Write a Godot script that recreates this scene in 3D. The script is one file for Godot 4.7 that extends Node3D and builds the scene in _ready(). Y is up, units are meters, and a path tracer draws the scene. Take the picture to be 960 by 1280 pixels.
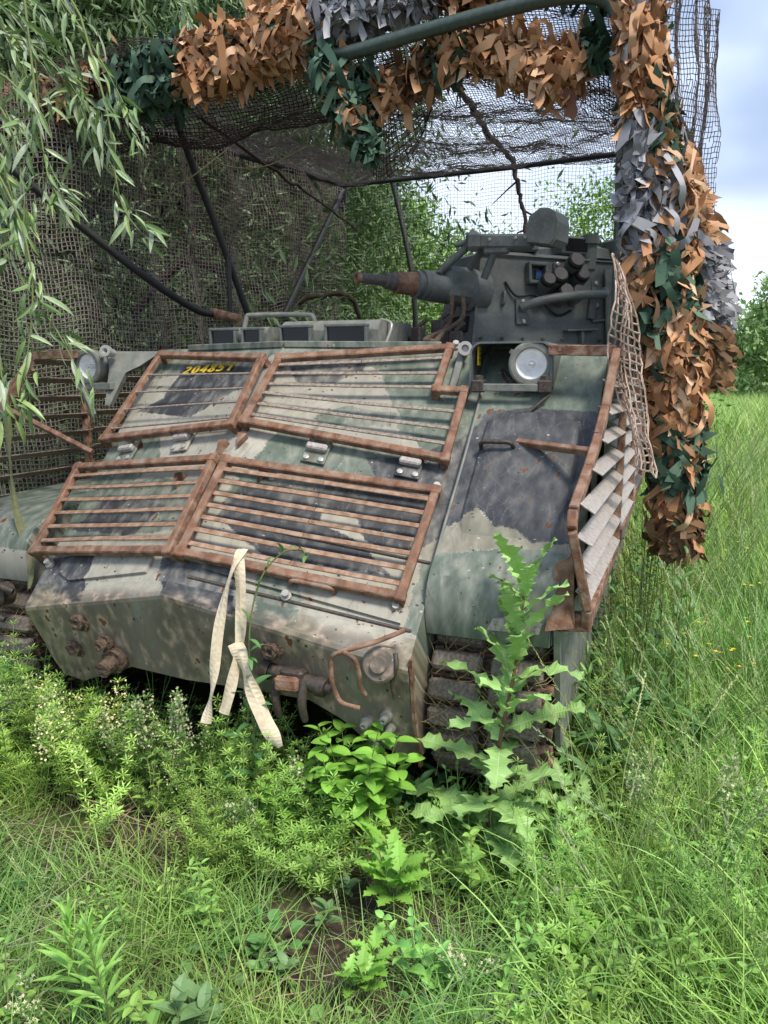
extends Node3D

const LA := 0.9294   # slope of the front armour, height lost per metre forward
const LB := 0.3008   # height lost per metre away from the centre ridge
const DEG := PI / 180.0
var rng := RandomNumberGenerator.new()
var mats := {}
var counts := {}
var vx: Transform3D        # where the vehicle stands and how it is turned
var eye := Vector3(0, 1.6, 0)
var lump := FastNoiseLite.new()


# ---------------------------------------------------------------- the scene
func sky_texture() -> ImageTexture:
	# broken cloud, brighter where it is thin
	var w := 768
	var h := 384
	var im := Image.create(w, h, false, Image.FORMAT_RGBAF)
	var f := FastNoiseLite.new()
	f.seed = 41
	f.frequency = 1.5
	f.fractal_octaves = 6
	for y in h:
		var el := PI * 0.5 - PI * (y + 0.5) / h
		for x in w:
			var az := TAU * (x + 0.5) / w
			var d := Vector3(cos(el) * cos(az), sin(el) * 2.2, cos(el) * sin(az))
			var k := smoothstep(-0.35, 0.3, f.get_noise_3dv(d))
			var b := 0.5 + 0.35 * f.get_noise_3dv(d * 2.3 + Vector3(7, 0, 0))
			im.set_pixel(x, y, Color(0.42 + 0.1 * b, 0.43 + 0.1 * b, 0.46 + 0.08 * b, 0.85 * k * (0.75 + 0.5 * b)))
	return ImageTexture.create_from_image(im)

func _ready() -> void:
	rng.seed = 20240
	lump.seed = 8
	lump.frequency = 0.03
	lump.fractal_octaves = 3
	vx = Transform3D(Basis(Vector3.UP, -21.0 * DEG), Vector3(-0.45, 0, -3.4))

	var cam := Camera3D.new()
	cam.name = "camera"
	cam.position = eye
	cam.rotation.x = -atan2(178.0, 948.85)
	cam.fov = 68.0
	cam.near = 0.05
	cam.far = 900.0
	add_child(cam)
	cam.current = true

	var env := Environment.new()
	env.background_mode = Environment.BG_SKY
	var sm := ProceduralSkyMaterial.new()
	sm.sky_top_color = Color(0.62, 0.71, 0.85)
	sm.sky_horizon_color = Color(0.78, 0.83, 0.9)
	sm.sky_curve = 0.12
	sm.ground_horizon_color = Color(0.5, 0.53, 0.45)
	sm.ground_bottom_color = Color(0.25, 0.28, 0.18)
	sm.sky_cover = sky_texture()
	sm.sky_energy_multiplier = 0.92
	var sky := Sky.new()
	sky.sky_material = sm
	env.sky = sky
	env.tonemap_mode = Environment.TONE_MAPPER_LINEAR
	env.tonemap_exposure = 1.6
	env.sdfgi_enabled = true
	env.ssao_enabled = true
	env.ssil_enabled = true
	var we := WorldEnvironment.new()
	we.name = "world_environment"
	we.environment = env
	add_child(we)

	var sun := DirectionalLight3D.new()
	sun.name = "sun"
	sun.light_energy = 0.85
	sun.light_angular_distance = 14.0
	sun.light_color = Color(1.0, 0.97, 0.92)
	sun.shadow_enabled = true
	sun.rotation = Vector3(-58.0 * DEG, 38.0 * DEG, 0)
	add_child(sun)

	make_materials()
	build_ground()
	build_trees()
	build_vehicle()
	build_frame()
	build_nets()
	build_camouflage()
	build_ribbons()
	build_grass()
	build_plants()
	build_willow_branches()


# ---------------------------------------------------------------- geometry collector
class Geo:
	var v := PackedVector3Array()
	var n := PackedVector3Array()
	var uv := PackedVector2Array()
	var c := PackedColorArray()
	var col := Color.WHITE
	var colored := false

	func tri(a: Vector3, b: Vector3, d: Vector3) -> void:
		var m := (d - a).cross(b - a).normalized()
		v.append(a); v.append(b); v.append(d)
		n.append(m); n.append(m); n.append(m)
		c.append(col); c.append(col); c.append(col)

	func quad(a: Vector3, b: Vector3, d: Vector3, e: Vector3) -> void:
		tri(a, b, d)
		tri(a, d, e)

	func otri(a: Vector3, b: Vector3, d: Vector3, inside: Vector3) -> void:
		if (d - a).cross(b - a).dot(a + b + d - inside * 3.0) < 0.0:
			tri(a, d, b)
		else:
			tri(a, b, d)

	func oquad(a: Vector3, b: Vector3, d: Vector3, e: Vector3, inside: Vector3) -> void:
		otri(a, b, d, inside)
		otri(a, d, e, inside)

	func stri(a: Vector3, b: Vector3, d: Vector3, na: Vector3, nb: Vector3, nd: Vector3) -> void:
		if (d - a).cross(b - a).dot(na + nb + nd) < 0.0:
			v.append(a); v.append(d); v.append(b)
			n.append(na); n.append(nd); n.append(nb)
		else:
			v.append(a); v.append(b); v.append(d)
			n.append(na); n.append(nb); n.append(nd)
		c.append(col); c.append(col); c.append(col)

	func squad(a: Vector3, b: Vector3, d: Vector3, e: Vector3, na: Vector3, nb: Vector3, nd: Vector3, ne: Vector3) -> void:
		stri(a, b, d, na, nb, nd)
		stri(a, d, e, na, nd, ne)

	# vertices with colours of their own
	func ctri(a: Vector3, b: Vector3, d: Vector3, ca: Color, cb: Color, cd: Color) -> void:
		var m := (d - a).cross(b - a).normalized()
		v.append(a); v.append(b); v.append(d)
		n.append(m); n.append(m); n.append(m)
		c.append(ca); c.append(cb); c.append(cd)
		colored = true

	func box(o: Vector3, size: Vector3, b := Basis.IDENTITY, bev := 0.0) -> void:
		var h := size * 0.5
		bev = minf(bev, 0.49 * minf(size.x, minf(size.y, size.z)))
		var p := func(s: Vector3, axis: int) -> Vector3:
			var q := h - Vector3(bev, bev, bev)
			q[axis] = h[axis]
			return o + b * (q * s)
		for a in 3:
			for sg in [-1.0, 1.0]:
				var i := (a + 1) % 3
				var j := (a + 2) % 3
				var cs := []
				for k in [[-1, -1], [1, -1], [1, 1], [-1, 1]]:
					var s := Vector3()
					s[a] = sg; s[i] = k[0]; s[j] = k[1]
					cs.append(p.call(s, a))
				oquad(cs[0], cs[1], cs[2], cs[3], o)
		if bev <= 0.0:
			return
		for a in 3:
			var i := (a + 1) % 3
			var j := (a + 2) % 3
			for k in [[-1, -1], [1, -1], [1, 1], [-1, 1]]:
				var s := Vector3()
				s[i] = k[0]; s[j] = k[1]
				s[a] = 1.0
				var s2 := s
				s2[a] = -1.0
				oquad(p.call(s, i), p.call(s2, i), p.call(s2, j), p.call(s, j), o)
		for x in [-1.0, 1.0]:
			for y in [-1.0, 1.0]:
				for z in [-1.0, 1.0]:
					var s := Vector3(x, y, z)
					otri(p.call(s, 0), p.call(s, 1), p.call(s, 2), o)

	# a flat bar of section w (sideways) by h (along up) between two points
	func bar(a: Vector3, b: Vector3, w: float, h: float, up := Vector3.UP, bev := 0.003) -> void:
		var z := (b - a).normalized()
		var x := up.cross(z).normalized()
		var y := z.cross(x)
		box((a + b) * 0.5, Vector3(w, h, (b - a).length()), Basis(x, y, z), bev)

	func tube(pts: Array, r, sides := 8, caps := true) -> void:
		var rings := []
		var norms := []
		var up := Vector3.UP
		var t0: Vector3 = (pts[1] - pts[0]).normalized()
		if absf(t0.dot(up)) > 0.9:
			up = Vector3.RIGHT
		for i in pts.size():
			var t: Vector3 = (pts[mini(i + 1, pts.size() - 1)] - pts[maxi(i - 1, 0)]).normalized()
			var x := up.cross(t).normalized()
			up = t.cross(x).normalized()
			var rr: float = r[i] if r is Array else r
			var ring := PackedVector3Array()
			var nn := PackedVector3Array()
			for k in sides:
				var a := TAU * k / sides
				var d := x * cos(a) + up * sin(a)
				ring.append(pts[i] + d * rr)
				nn.append(d)
			rings.append(ring); norms.append(nn)
		for i in pts.size() - 1:
			for k in sides:
				var k2 := (k + 1) % sides
				squad(rings[i][k], rings[i][k2], rings[i + 1][k2], rings[i + 1][k], norms[i][k], norms[i][k2], norms[i + 1][k2], norms[i + 1][k])
		if caps:
			for e in [0, pts.size() - 1]:
				var inn: Vector3 = pts[1] if e == 0 else pts[pts.size() - 2]
				for k in range(1, sides - 1):
					otri(rings[e][0], rings[e][k], rings[e][k + 1], inn)

	# [height along axis, radius] pairs turned about an axis; flat shaded along, smooth around
	func lathe(o: Vector3, axis: Vector3, prof: Array, sides := 20) -> void:
		var z := axis.normalized()
		var x := (Vector3.UP if absf(z.y) < 0.9 else Vector3.RIGHT).cross(z).normalized()
		var y := z.cross(x)
		for i in prof.size() - 1:
			var h0: float = prof[i][0]
			var r0: float = prof[i][1]
			var h1: float = prof[i + 1][0]
			var r1: float = prof[i + 1][1]
			var slope := Vector2(h1 - h0, r0 - r1)
			if slope.length() < 1e-6:
				continue
			slope = slope.normalized()
			for k in sides:
				var a := TAU * k / sides
				var b := TAU * (k + 1) / sides
				var d0 := x * cos(a) + y * sin(a)
				var d1 := x * cos(b) + y * sin(b)
				var n0 := d0 * slope.x + z * slope.y
				var n1 := d1 * slope.x + z * slope.y
				var p0 := o + z * h0 + d0 * r0
				var p1 := o + z * h0 + d1 * r0
				var p2 := o + z * h1 + d1 * r1
				var p3 := o + z * h1 + d0 * r1
				if r0 < 1e-5:
					stri(p0, p2, p3, n0, n1, n0)
				elif r1 < 1e-5:
					stri(p0, p1, p2, n0, n1, n1)
				else:
					squad(p0, p1, p2, p3, n0, n1, n1, n0)

	# a flat outline given a thickness along t
	func plate(poly: Array, t: Vector3) -> void:
		var m := Vector3.ZERO
		var mid := Vector3.ZERO
		for i in poly.size():
			m += poly[i].cross(poly[(i + 1) % poly.size()])
			mid += poly[i]
		mid = mid / poly.size() + t * 0.5
		m = m.normalized()
		var x := (Vector3.UP if absf(m.y) < 0.9 else Vector3.RIGHT).cross(m).normalized()
		var y := m.cross(x)
		var flat := PackedVector2Array()
		for p in poly:
			flat.append(Vector2(p.dot(x), p.dot(y)))
		var ix := Geometry2D.triangulate_polygon(flat)
		var side := 1.0 if m.dot(t) > 0.0 else -1.0
		for i in range(0, ix.size(), 3):
			var a: Vector3 = poly[ix[i]]
			var b: Vector3 = poly[ix[i + 1]]
			var d: Vector3 = poly[ix[i + 2]]
			otri(a, b, d, a + m * side)
			otri(a + t, b + t, d + t, a + t - m * side)
		for i in poly.size():
			var a: Vector3 = poly[i]
			var b: Vector3 = poly[(i + 1) % poly.size()]
			oquad(a, b, b + t, a + t, (a + b + t) * 0.5 + m.cross(b - a).normalized() * 0.01)

	func add(g: Geo, xf: Transform3D, tint := Color.WHITE) -> void:
		var nb := xf.basis.orthonormalized()
		for i in g.v.size():
			v.append(xf * g.v[i])
			n.append(nb * g.n[i])
			c.append(g.c[i] * tint)
		colored = true

	func mesh(shift := Vector3.ZERO, camo := false) -> ArrayMesh:
		var a := []
		a.resize(Mesh.ARRAY_MAX)
		if camo:
			uv.resize(v.size())
			for i in v.size():
				uv[i] = Vector2((v[i].x + 1.6) / 3.2, (v[i].z - v[i].y + 2.4) / 3.2)
			a[Mesh.ARRAY_TEX_UV] = uv
		if shift != Vector3.ZERO:
			for i in v.size():
				v[i] += shift
		a[Mesh.ARRAY_VERTEX] = v
		a[Mesh.ARRAY_NORMAL] = n
		if colored:
			a[Mesh.ARRAY_COLOR] = c
		var m := ArrayMesh.new()
		m.add_surface_from_arrays(Mesh.PRIMITIVE_TRIANGLES, a)
		return m


# ---------------------------------------------------------------- things and parts
func numbered(called: String) -> String:
	var k: int = counts.get(called, 0)
	counts[called] = k + 1
	return called if k == 0 else "%s_%03d" % [called, k]

func tag(o: Node, label: String, category: String, group := "", kind := "") -> Node:
	if label:
		o.set_meta("label", label)
	if category:
		o.set_meta("category", category)
	if group:
		o.set_meta("group", group)
	if kind:
		o.set_meta("kind", kind)
	return o

func thing(called: String, label: String, category: String, group := "", xf := Transform3D.IDENTITY) -> Node3D:
	var o := Node3D.new()
	o.name = numbered(called)
	add_child(o)
	o.transform = xf
	tag(o, label, category, group)
	return o

# a thing that belongs with the vehicle: base given in the vehicle's own axes
func vthing(called: String, label: String, category: String, base: Vector3, group := "") -> Node3D:
	return thing(called, label, category, group, vx * Transform3D(Basis.IDENTITY, base))

func part(parent: Node, called: String, mesh: Mesh, mat: Material, label := "", kind := "") -> MeshInstance3D:
	var o := MeshInstance3D.new()
	o.name = called
	o.mesh = mesh
	o.set_surface_override_material(0, mat)
	parent.add_child(o, true)
	if label:
		o.set_meta("label", label)
	if kind:
		o.set_meta("kind", kind)
	return o

func crowd(parent: Node, called: String, mesh: Mesh, mat: Material, places: Array, tints: Array) -> MultiMeshInstance3D:
	var mm := MultiMesh.new()
	mm.transform_format = MultiMesh.TRANSFORM_3D
	mm.use_colors = true
	mm.mesh = mesh
	mm.instance_count = places.size()
	for i in places.size():
		mm.set_instance_transform(i, places[i])
		mm.set_instance_color(i, tints[i])
	mesh.surface_set_material(0, mat)
	var o := MultiMeshInstance3D.new()
	o.name = called if parent != self else numbered(called)
	o.multimesh = mm
	parent.add_child(o, true)
	o.set_meta("kind", "stuff")
	return o

# the pieces nearest the camera as parts, the others joined into one part
func pieces(parent: Node3D, called: String, rest_called: String, list: Array, mat: Material, most := 300) -> void:
	var here := parent.transform
	for e in list:
		e.append((here * (e[0] as Transform3D).origin).distance_to(eye))
	list.sort_custom(func(a, b): return a[2] < b[2])
	var rest := Geo.new()
	for i in list.size():
		var g: Geo = list[i][1]
		if i < most:
			if not g.has_meta("m"):
				g.set_meta("m", g.mesh())
			var o := part(parent, called, g.get_meta("m"), mat)
			o.transform = list[i][0]
		else:
			rest.add(g, list[i][0])
	if rest.v.size():
		part(parent, rest_called, rest.mesh(), mat, "", "stuff")

func aim(d: Vector3, up := Vector3.UP) -> Basis:
	var z := d.normalized()
	if absf(z.dot(up.normalized())) > 0.98:
		up = Vector3.RIGHT if absf(z.x) < 0.9 else Vector3.FORWARD
	var x := up.cross(z).normalized()
	return Basis(x, z.cross(x), z)

func rv(s := 1.0) -> Vector3:
	return Vector3(rng.randf_range(-s, s), rng.randf_range(-s, s), rng.randf_range(-s, s))

# a smooth curve through points
func curve(pts: Array, each := 6) -> Array:
	var out := []
	for i in pts.size() - 1:
		var p0: Vector3 = pts[maxi(i - 1, 0)]
		var p1: Vector3 = pts[i]
		var p2: Vector3 = pts[i + 1]
		var p3: Vector3 = pts[mini(i + 2, pts.size() - 1)]
		for k in each:
			out.append(p1.cubic_interpolate(p2, p0, p3, float(k) / each))
	out.append(pts[-1])
	return out


# ---------------------------------------------------------------- materials
func ramp(stops: Array) -> Gradient:
	var g := Gradient.new()
	var o := PackedFloat32Array()
	var c := PackedColorArray()
	for s in stops:
		o.append(s[0])
		c.append(s[1])
	g.offsets = o
	g.colors = c
	return g

func noise_tex(sd: int, freq: float, stops: Array, size := 512, oct := 5, normal := false, kind := FastNoiseLite.TYPE_SIMPLEX_SMOOTH) -> NoiseTexture2D:
	var f := FastNoiseLite.new()
	f.seed = sd
	f.noise_type = kind
	f.frequency = freq
	f.fractal_octaves = oct
	var t := NoiseTexture2D.new()
	t.width = size
	t.height = size
	t.seamless = true
	t.noise = f
	if normal:
		t.as_normal_map = true
		t.bump_strength = 6.0
	elif stops.size():
		t.color_ramp = ramp(stops)
	return t

func tri_mat(called: String, tex: Texture2D, scale: float, rough: float, bump: Texture2D = null, depth := 0.0, over: Texture2D = null) -> StandardMaterial3D:
	var m := StandardMaterial3D.new()
	m.resource_name = called
	m.albedo_texture = tex
	m.uv1_triplanar = true
	m.uv1_scale = Vector3.ONE * scale
	m.roughness = rough
	if bump:
		m.heightmap_enabled = true
		m.heightmap_texture = bump
		m.heightmap_scale = depth
	if over:
		m.detail_enabled = true
		m.detail_albedo = over
		m.detail_uv_layer = BaseMaterial3D.DETAIL_UV_1
	mats[called] = m
	return m

func flat_mat(called: String, col: Color, rough: float, metal := 0.0) -> StandardMaterial3D:
	var m := StandardMaterial3D.new()
	m.resource_name = called
	m.albedo_color = col
	m.roughness = rough
	m.metallic = metal
	mats[called] = m
	return m

func leafy(called: String, rough: float, through: Color, spec := 0.5) -> StandardMaterial3D:
	var m := flat_mat(called, Color.WHITE, rough)
	m.vertex_color_use_as_albedo = true
	m.backlight_enabled = true
	m.backlight = through
	m.metallic_specular = spec
	return m

# splinter camouflage with wear, laid out over width (x) and along the slope (z - y)
func camo_texture() -> ImageTexture:
	var size := 1024
	var im := Image.create(size, size, false, Image.FORMAT_RGB8)
	var light := Color(0.64, 0.625, 0.57)
	var green := Color(0.36, 0.405, 0.36)
	var blue := Color(0.205, 0.214, 0.232)
	var tan_c := Color(0.5, 0.485, 0.42)
	im.fill(light)
	var patches := [
		[green, [-1.6, -2.4, 1.6, -2.4, 1.6, -1.72, 0.9, -1.66, -1.6, -1.66]],
		[green, [0.42, -1.74, 0.9, -1.74, 0.92, -1.1, 0.72, -1.08, 0.5, -1.5]],
		[green, [0.88, -1.8, 1.6, -1.8, 1.6, -1.36, 0.88, -1.3]],
		[blue, [0.02, -1.66, 0.38, -1.74, 0.38, -1.62, 0.3, -1.49, 0.13, -1.44]],
		[green, [0.25, -1.2, 0.36, -1.33, 0.48, -1.32, 0.58, -1.34, 0.56, -1.22, 0.29, -1.16]],
		[green, [0.6, -1.28, 0.67, -1.52, 0.79, -1.58, 0.9, -1.17, 0.6, -1.2]],
		[green, [0.1, -0.85, 0.14, -1.06, 0.54, -1.09, 0.73, -1.11, 0.6, -0.9, 0.72, -0.62, 0.06, -0.55]],
		[green, [0.02, -0.7, 0.2, -0.8, 0.5, -0.7, 0.4, -0.6]],
		[blue, [0.52, -0.98, 0.7, -1.06, 0.91, -1.3, 0.95, -1.41, 1.1, -1.45, 1.6, -1.4, 1.6, -0.56, 1.2, -0.54, 1.14, -0.6, 1.06, -0.6, 1.0, -0.71, 0.82, -0.47, 0.68, -0.66]],
		[blue, [0.4, -0.78, 0.58, -0.84, 0.74, -0.79, 0.79, -0.42, 0.62, -0.45, 0.54, -0.61, 0.4, -0.62]],
		[blue, [0.06, -0.42, 0.1, -0.66, 0.4, -0.74, 0.44, -0.5, 0.62, -0.42, 0.74, -0.28, 0.3, -0.24]],
		[tan_c, [0.82, -0.47, 1.0, -0.71, 1.06, -0.6, 1.14, -0.6, 1.2, -0.54, 1.6, -0.56, 1.6, -0.5, 1.1, -0.49, 0.84, -0.4]],
		[green, [0.84, -0.4, 1.1, -0.49, 1.6, -0.5, 1.6, 0.0, 0.84, 0.0]],
		[blue, [-0.6, -1.76, -0.05, -1.66, -0.09, -1.42, -0.36, -1.2, -0.75, -1.35, -0.61, -1.44]],
		[green, [-0.88, -1.16, -0.5, -1.12, -0.4, -0.87, -0.5, -0.66, -0.88, -0.7]],
		[green, [-0.86, -0.66, -0.33, -0.72, -0.02, -0.6, -0.02, -0.32, -0.82, -0.28]],
		[blue, [-0.6, -0.62, -0.2, -0.5, -0.3, -0.3, -0.7, -0.36]],
		[blue, [-0.82, -0.18, -0.46, -0.24, -0.4, 0.12, -0.84, 0.12]],
		[blue, [-0.11, -0.2, 0.22, -0.12, 0.27, 0.1, 0.0, 0.1]],
		[green, [0.3, -0.14, 0.46, -0.13, 0.52, 0.16, 0.34, 0.14]],
		[green, [-1.6, -1.6, -0.9, -1.6, -0.88, -0.2, -1.6, -0.2]],
	]
	var wob := FastNoiseLite.new()
	wob.seed = 5
	wob.frequency = 0.02
	for p in patches:
		var q := PackedVector2Array()
		for i in range(0, p[1].size(), 2):
			q.append(Vector2((p[1][i] + 1.6) * 320.0, (p[1][i + 1] + 2.4) * 320.0))
		for y in size:
			var cuts := []
			for i in q.size():
				var a := q[i]
				var b := q[(i + 1) % q.size()]
				if (a.y <= y) != (b.y <= y):
					cuts.append(a.x + (y - a.y) / (b.y - a.y) * (b.x - a.x) + wob.get_noise_2d(y, i * 50.0) * 5.0)
			cuts.sort()
			for i in range(0, cuts.size() - 1, 2):
				im.fill_rect(Rect2i(int(cuts[i]), y, maxi(1, int(cuts[i + 1]) - int(cuts[i])), 1), p[0])
	# mud and algae on the lower plate, rust chips, pale dust, and long scratches down the slope
	var d1 := FastNoiseLite.new()
	d1.seed = 11
	d1.frequency = 0.006
	d1.fractal_octaves = 5
	var d2 := FastNoiseLite.new()
	d2.seed = 12
	d2.frequency = 0.05
	d2.fractal_octaves = 3
	var src := im.get_data()
	var bytes := im.get_data()
	for y in size:
		var s := y / 320.0 - 2.4
		var mud := smoothstep(0.02, 0.1, s)
		for x in size:
			var k := (y * size + x) * 3
			var a := d1.get_noise_2d(x, y * (0.6 if y < 770 else 1.0))
			var b := d2.get_noise_2d(x, y * (0.4 if y < 770 else 0.9))
			# the sprayed edges wander a little
			var k2 := (clampi(y + int(b * 6.0) + rng.randi() % 3, 0, size - 1) * size + clampi(x + int(a * 6.0 + b * 5.0) + rng.randi() % 3, 0, size - 1)) * 3
			var r := src[k2] / 255.0
			var g := src[k2 + 1] / 255.0
			var l := src[k2 + 2] / 255.0
			var dust := clampf(0.3 + a * 0.7 + b * 0.5, 0.05, 0.72) * (0.5 if x > 795 and y < 600 else 1.0)
			r = lerpf(r, 0.54, dust); g = lerpf(g, 0.53, dust); l = lerpf(l, 0.49, dust)
			if mud > 0.0:
				var m := mud * clampf(0.92 + a * 0.9 + b * 0.7, 0.15, 1.0)
				var tn := 0.98 + b * 0.6 + a * 0.5
				r = lerpf(r, 0.435 * tn, m); g = lerpf(g, 0.39 * tn, m); l = lerpf(l, 0.345 * tn, m)
				if a > 0.16:
					var w := clampf((a - 0.16) * 3.0, 0.0, 0.55)
					r = lerpf(r, 0.46, w); g = lerpf(g, 0.44, w); l = lerpf(l, 0.36, w)
			if b > 0.55 and a > 0.12:
				r = 0.36; g = 0.22; l = 0.14
			var grain := 1.0 + b * 0.16
			bytes[k] = int(clampf(r * grain, 0.0, 1.0) * 255.0)
			bytes[k + 1] = int(clampf(g * grain, 0.0, 1.0) * 255.0)
			bytes[k + 2] = int(clampf(l * grain, 0.0, 1.0) * 255.0)
	im = Image.create_from_data(size, size, false, Image.FORMAT_RGB8, bytes)
	for i in 3200:
		var x := rng.randf() * size
		var y := rng.randf() * size
		var lean := rng.randfn(0.0, 0.5)
		if y > 770.0 and rng.randf() < 0.8:
			continue
		var length := rng.randi_range(4, 46)
		var pale := rng.randf() < 0.72
		for k in length:
			var xx := int(x + k * lean)
			var yy := int(y) + k
			if xx < 0 or yy < 0 or xx >= size or yy >= size:
				break
			im.set_pixel(xx, yy, im.get_pixel(xx, yy).lerp(Color(0.7, 0.69, 0.66) if pale else Color(0.16, 0.13, 0.11), rng.randf_range(0.04, 0.34)))
	# run-off stains below hinges, bolts and grille feet
	for q in [[0.326, -0.93], [0.69, -0.95], [-0.3, -0.96], [-0.62, -0.92], [0.02, -0.93], [0.81, -1.0], [0.8, -0.12], [0.2, -0.9], [-0.02, -0.18], [-0.79, -1.1], [-0.79, -0.24], [0.42, -0.08], [0.5, -0.1], [-0.5, -0.12], [1.0, -0.95], [1.2, -0.8], [0.95, -0.3], [1.15, -0.25], [0.4, 0.2], [-0.43, 0.2], [0.79, 0.35], [0.62, -1.25], [0.3, -1.15], [-0.4, -1.2]]:
		var x0: float = (q[0] + 1.6) * 320.0 + rng.randf_range(-8, 8)
		var y0 := int((q[1] + 2.4) * 320.0)
		var L := rng.randi_range(25, 90)
		var w0 := rng.randf_range(3.0, 9.0)
		var tone := [Color(0.36, 0.235, 0.16), Color(0.22, 0.19, 0.16), Color(0.55, 0.5, 0.43)][rng.randi() % 3] as Color
		for k in L:
			var ww := w0 * (1.0 - 0.6 * k / L)
			for e in range(-int(ww), int(ww) + 1):
				var xx := int(x0 + e + sin(k * 0.15) * 1.5)
				if xx > 0 and xx < size and y0 + k < size:
					im.set_pixel(xx, y0 + k, im.get_pixel(xx, y0 + k).lerp(tone, 0.5 * (1.0 - float(k) / L) * (1.0 - absf(e) / (ww + 1.0)) * rng.randf_range(0.4, 1.0)))
	for i in 1700:
		var x := rng.randi_range(2, size - 6)
		var y := rng.randi_range(2, size - 6)
		im.fill_rect(Rect2i(x, y, rng.randi_range(1, 3), rng.randi_range(1, 3)), [Color(0.66, 0.65, 0.6), Color(0.33, 0.2, 0.13), Color(0.18, 0.16, 0.15)][rng.randi() % 3])
	return ImageTexture.create_from_image(im)

func make_materials() -> void:
	var bumps := noise_tex(3, 0.02, [], 512, 5)
	var fine := noise_tex(4, 0.06, [], 512, 4)
	var camo := StandardMaterial3D.new()
	camo.resource_name = "camo_paint"
	camo.albedo_texture = camo_texture()
	camo.roughness = 0.62
	camo.metallic_specular = 0.45
	camo.normal_enabled = true
	camo.normal_texture = noise_tex(9, 0.012, [], 512, 4, true)
	camo.normal_scale = 0.14
	mats.camo = camo
	var specks := noise_tex(21, 0.05, [[0.0, Color(0.5, 0.5, 0.47, 0.0)], [0.6, Color(0.5, 0.5, 0.47, 0.0)], [0.72, Color(0.52, 0.51, 0.48, 0.28)], [1.0, Color(0.46, 0.4, 0.34, 0.5)]], 512, 5)
	tri_mat("turret_paint", noise_tex(20, 0.01, [[0.0, Color(0.29, 0.31, 0.305)], [0.5, Color(0.355, 0.38, 0.37)], [1.0, Color(0.44, 0.455, 0.435)]]), 1.3, 0.55, fine, 0.05, specks)
	tri_mat("grey_paint", noise_tex(22, 0.015, [[0.0, Color(0.35, 0.37, 0.35)], [0.5, Color(0.45, 0.46, 0.43)], [1.0, Color(0.54, 0.53, 0.49)]]), 2.0, 0.6, fine, 0.04, specks)
	var paint := noise_tex(50, 0.02, [[0.0, Color(0.2, 0.13, 0.1, 0.55)], [0.3, Color(0.2, 0.13, 0.1, 0.0)], [0.6, Color(0.5, 0.48, 0.43, 0.0)], [0.68, Color(0.5, 0.48, 0.43, 0.55)], [1.0, Color(0.42, 0.43, 0.38, 0.8)]], 512, 5)
	tri_mat("rust", noise_tex(23, 0.009, [[0.0, Color(0.3, 0.21, 0.165)], [0.36, Color(0.43, 0.295, 0.22)], [0.52, Color(0.52, 0.36, 0.265)], [0.66, Color(0.56, 0.44, 0.365)], [1.0, Color(0.62, 0.54, 0.48)]], 512, 6), 3.0, 0.85, fine, 0.14, paint)
	tri_mat("rust_slat", noise_tex(24, 0.012, [[0.0, Color(0.36, 0.26, 0.2)], [0.4, Color(0.52, 0.385, 0.29)], [0.6, Color(0.61, 0.49, 0.4)], [1.0, Color(0.68, 0.61, 0.54)]]), 3.0, 0.75, fine, 0.08, paint)
	tri_mat("dusty_slat", noise_tex(25, 0.03, [[0.0, Color(0.34, 0.27, 0.22)], [0.4, Color(0.47, 0.41, 0.355)], [0.6, Color(0.56, 0.52, 0.47)], [1.0, Color(0.64, 0.61, 0.56)]]), 3.0, 0.7, fine, 0.06)
	tri_mat("white_slat", noise_tex(26, 0.03, [[0.0, Color(0.45, 0.35, 0.28)], [0.35, Color(0.6, 0.575, 0.55)], [1.0, Color(0.74, 0.72, 0.7)]]), 3.0, 0.5, fine, 0.04)
	tri_mat("old_steel", noise_tex(27, 0.03, [[0.0, Color(0.14, 0.13, 0.125)], [0.5, Color(0.24, 0.22, 0.2)], [0.8, Color(0.34, 0.27, 0.22)], [1.0, Color(0.42, 0.3, 0.22)]]), 3.0, 0.6, fine, 0.06)
	tri_mat("gun_steel", noise_tex(28, 0.03, [[0.0, Color(0.2, 0.2, 0.2)], [0.6, Color(0.33, 0.31, 0.3)], [1.0, Color(0.45, 0.36, 0.3)]]), 3.0, 0.45, fine, 0.03)
	tri_mat("mud", noise_tex(29, 0.02, [[0.0, Color(0.22, 0.17, 0.135)], [0.5, Color(0.35, 0.285, 0.235)], [1.0, Color(0.48, 0.41, 0.35)]]), 3.0, 0.95, bumps, 1.5)
	tri_mat("pad_rubber", noise_tex(30, 0.03, [[0.0, Color(0.32, 0.29, 0.265)], [0.6, Color(0.49, 0.45, 0.41)], [1.0, Color(0.6, 0.56, 0.52)]]), 4.0, 0.9, fine, 0.15)
	tri_mat("green_tube", noise_tex(31, 0.02, [[0.0, Color(0.2, 0.25, 0.225)], [1.0, Color(0.29, 0.34, 0.31)]]), 3.0, 0.4, fine, 0.02)
	tri_mat("black_pole", noise_tex(32, 0.02, [[0.0, Color(0.1, 0.11, 0.11)], [1.0, Color(0.18, 0.18, 0.175)]]), 3.0, 0.55, fine, 0.03)
	tri_mat("bark", noise_tex(33, 0.02, [[0.0, Color(0.17, 0.13, 0.105)], [0.5, Color(0.31, 0.26, 0.22)], [1.0, Color(0.45, 0.4, 0.35)]]), 1.0, 0.95, bumps, 3.0)
	tri_mat("twig", noise_tex(34, 0.02, [[0.0, Color(0.15, 0.11, 0.085)], [1.0, Color(0.28, 0.22, 0.17)]]), 3.0, 0.9)
	tri_mat("ribbon", noise_tex(35, 0.03, [[0.0, Color(0.76, 0.69, 0.57)], [1.0, Color(0.88, 0.83, 0.74)]]), 3.0, 0.9)
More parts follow.
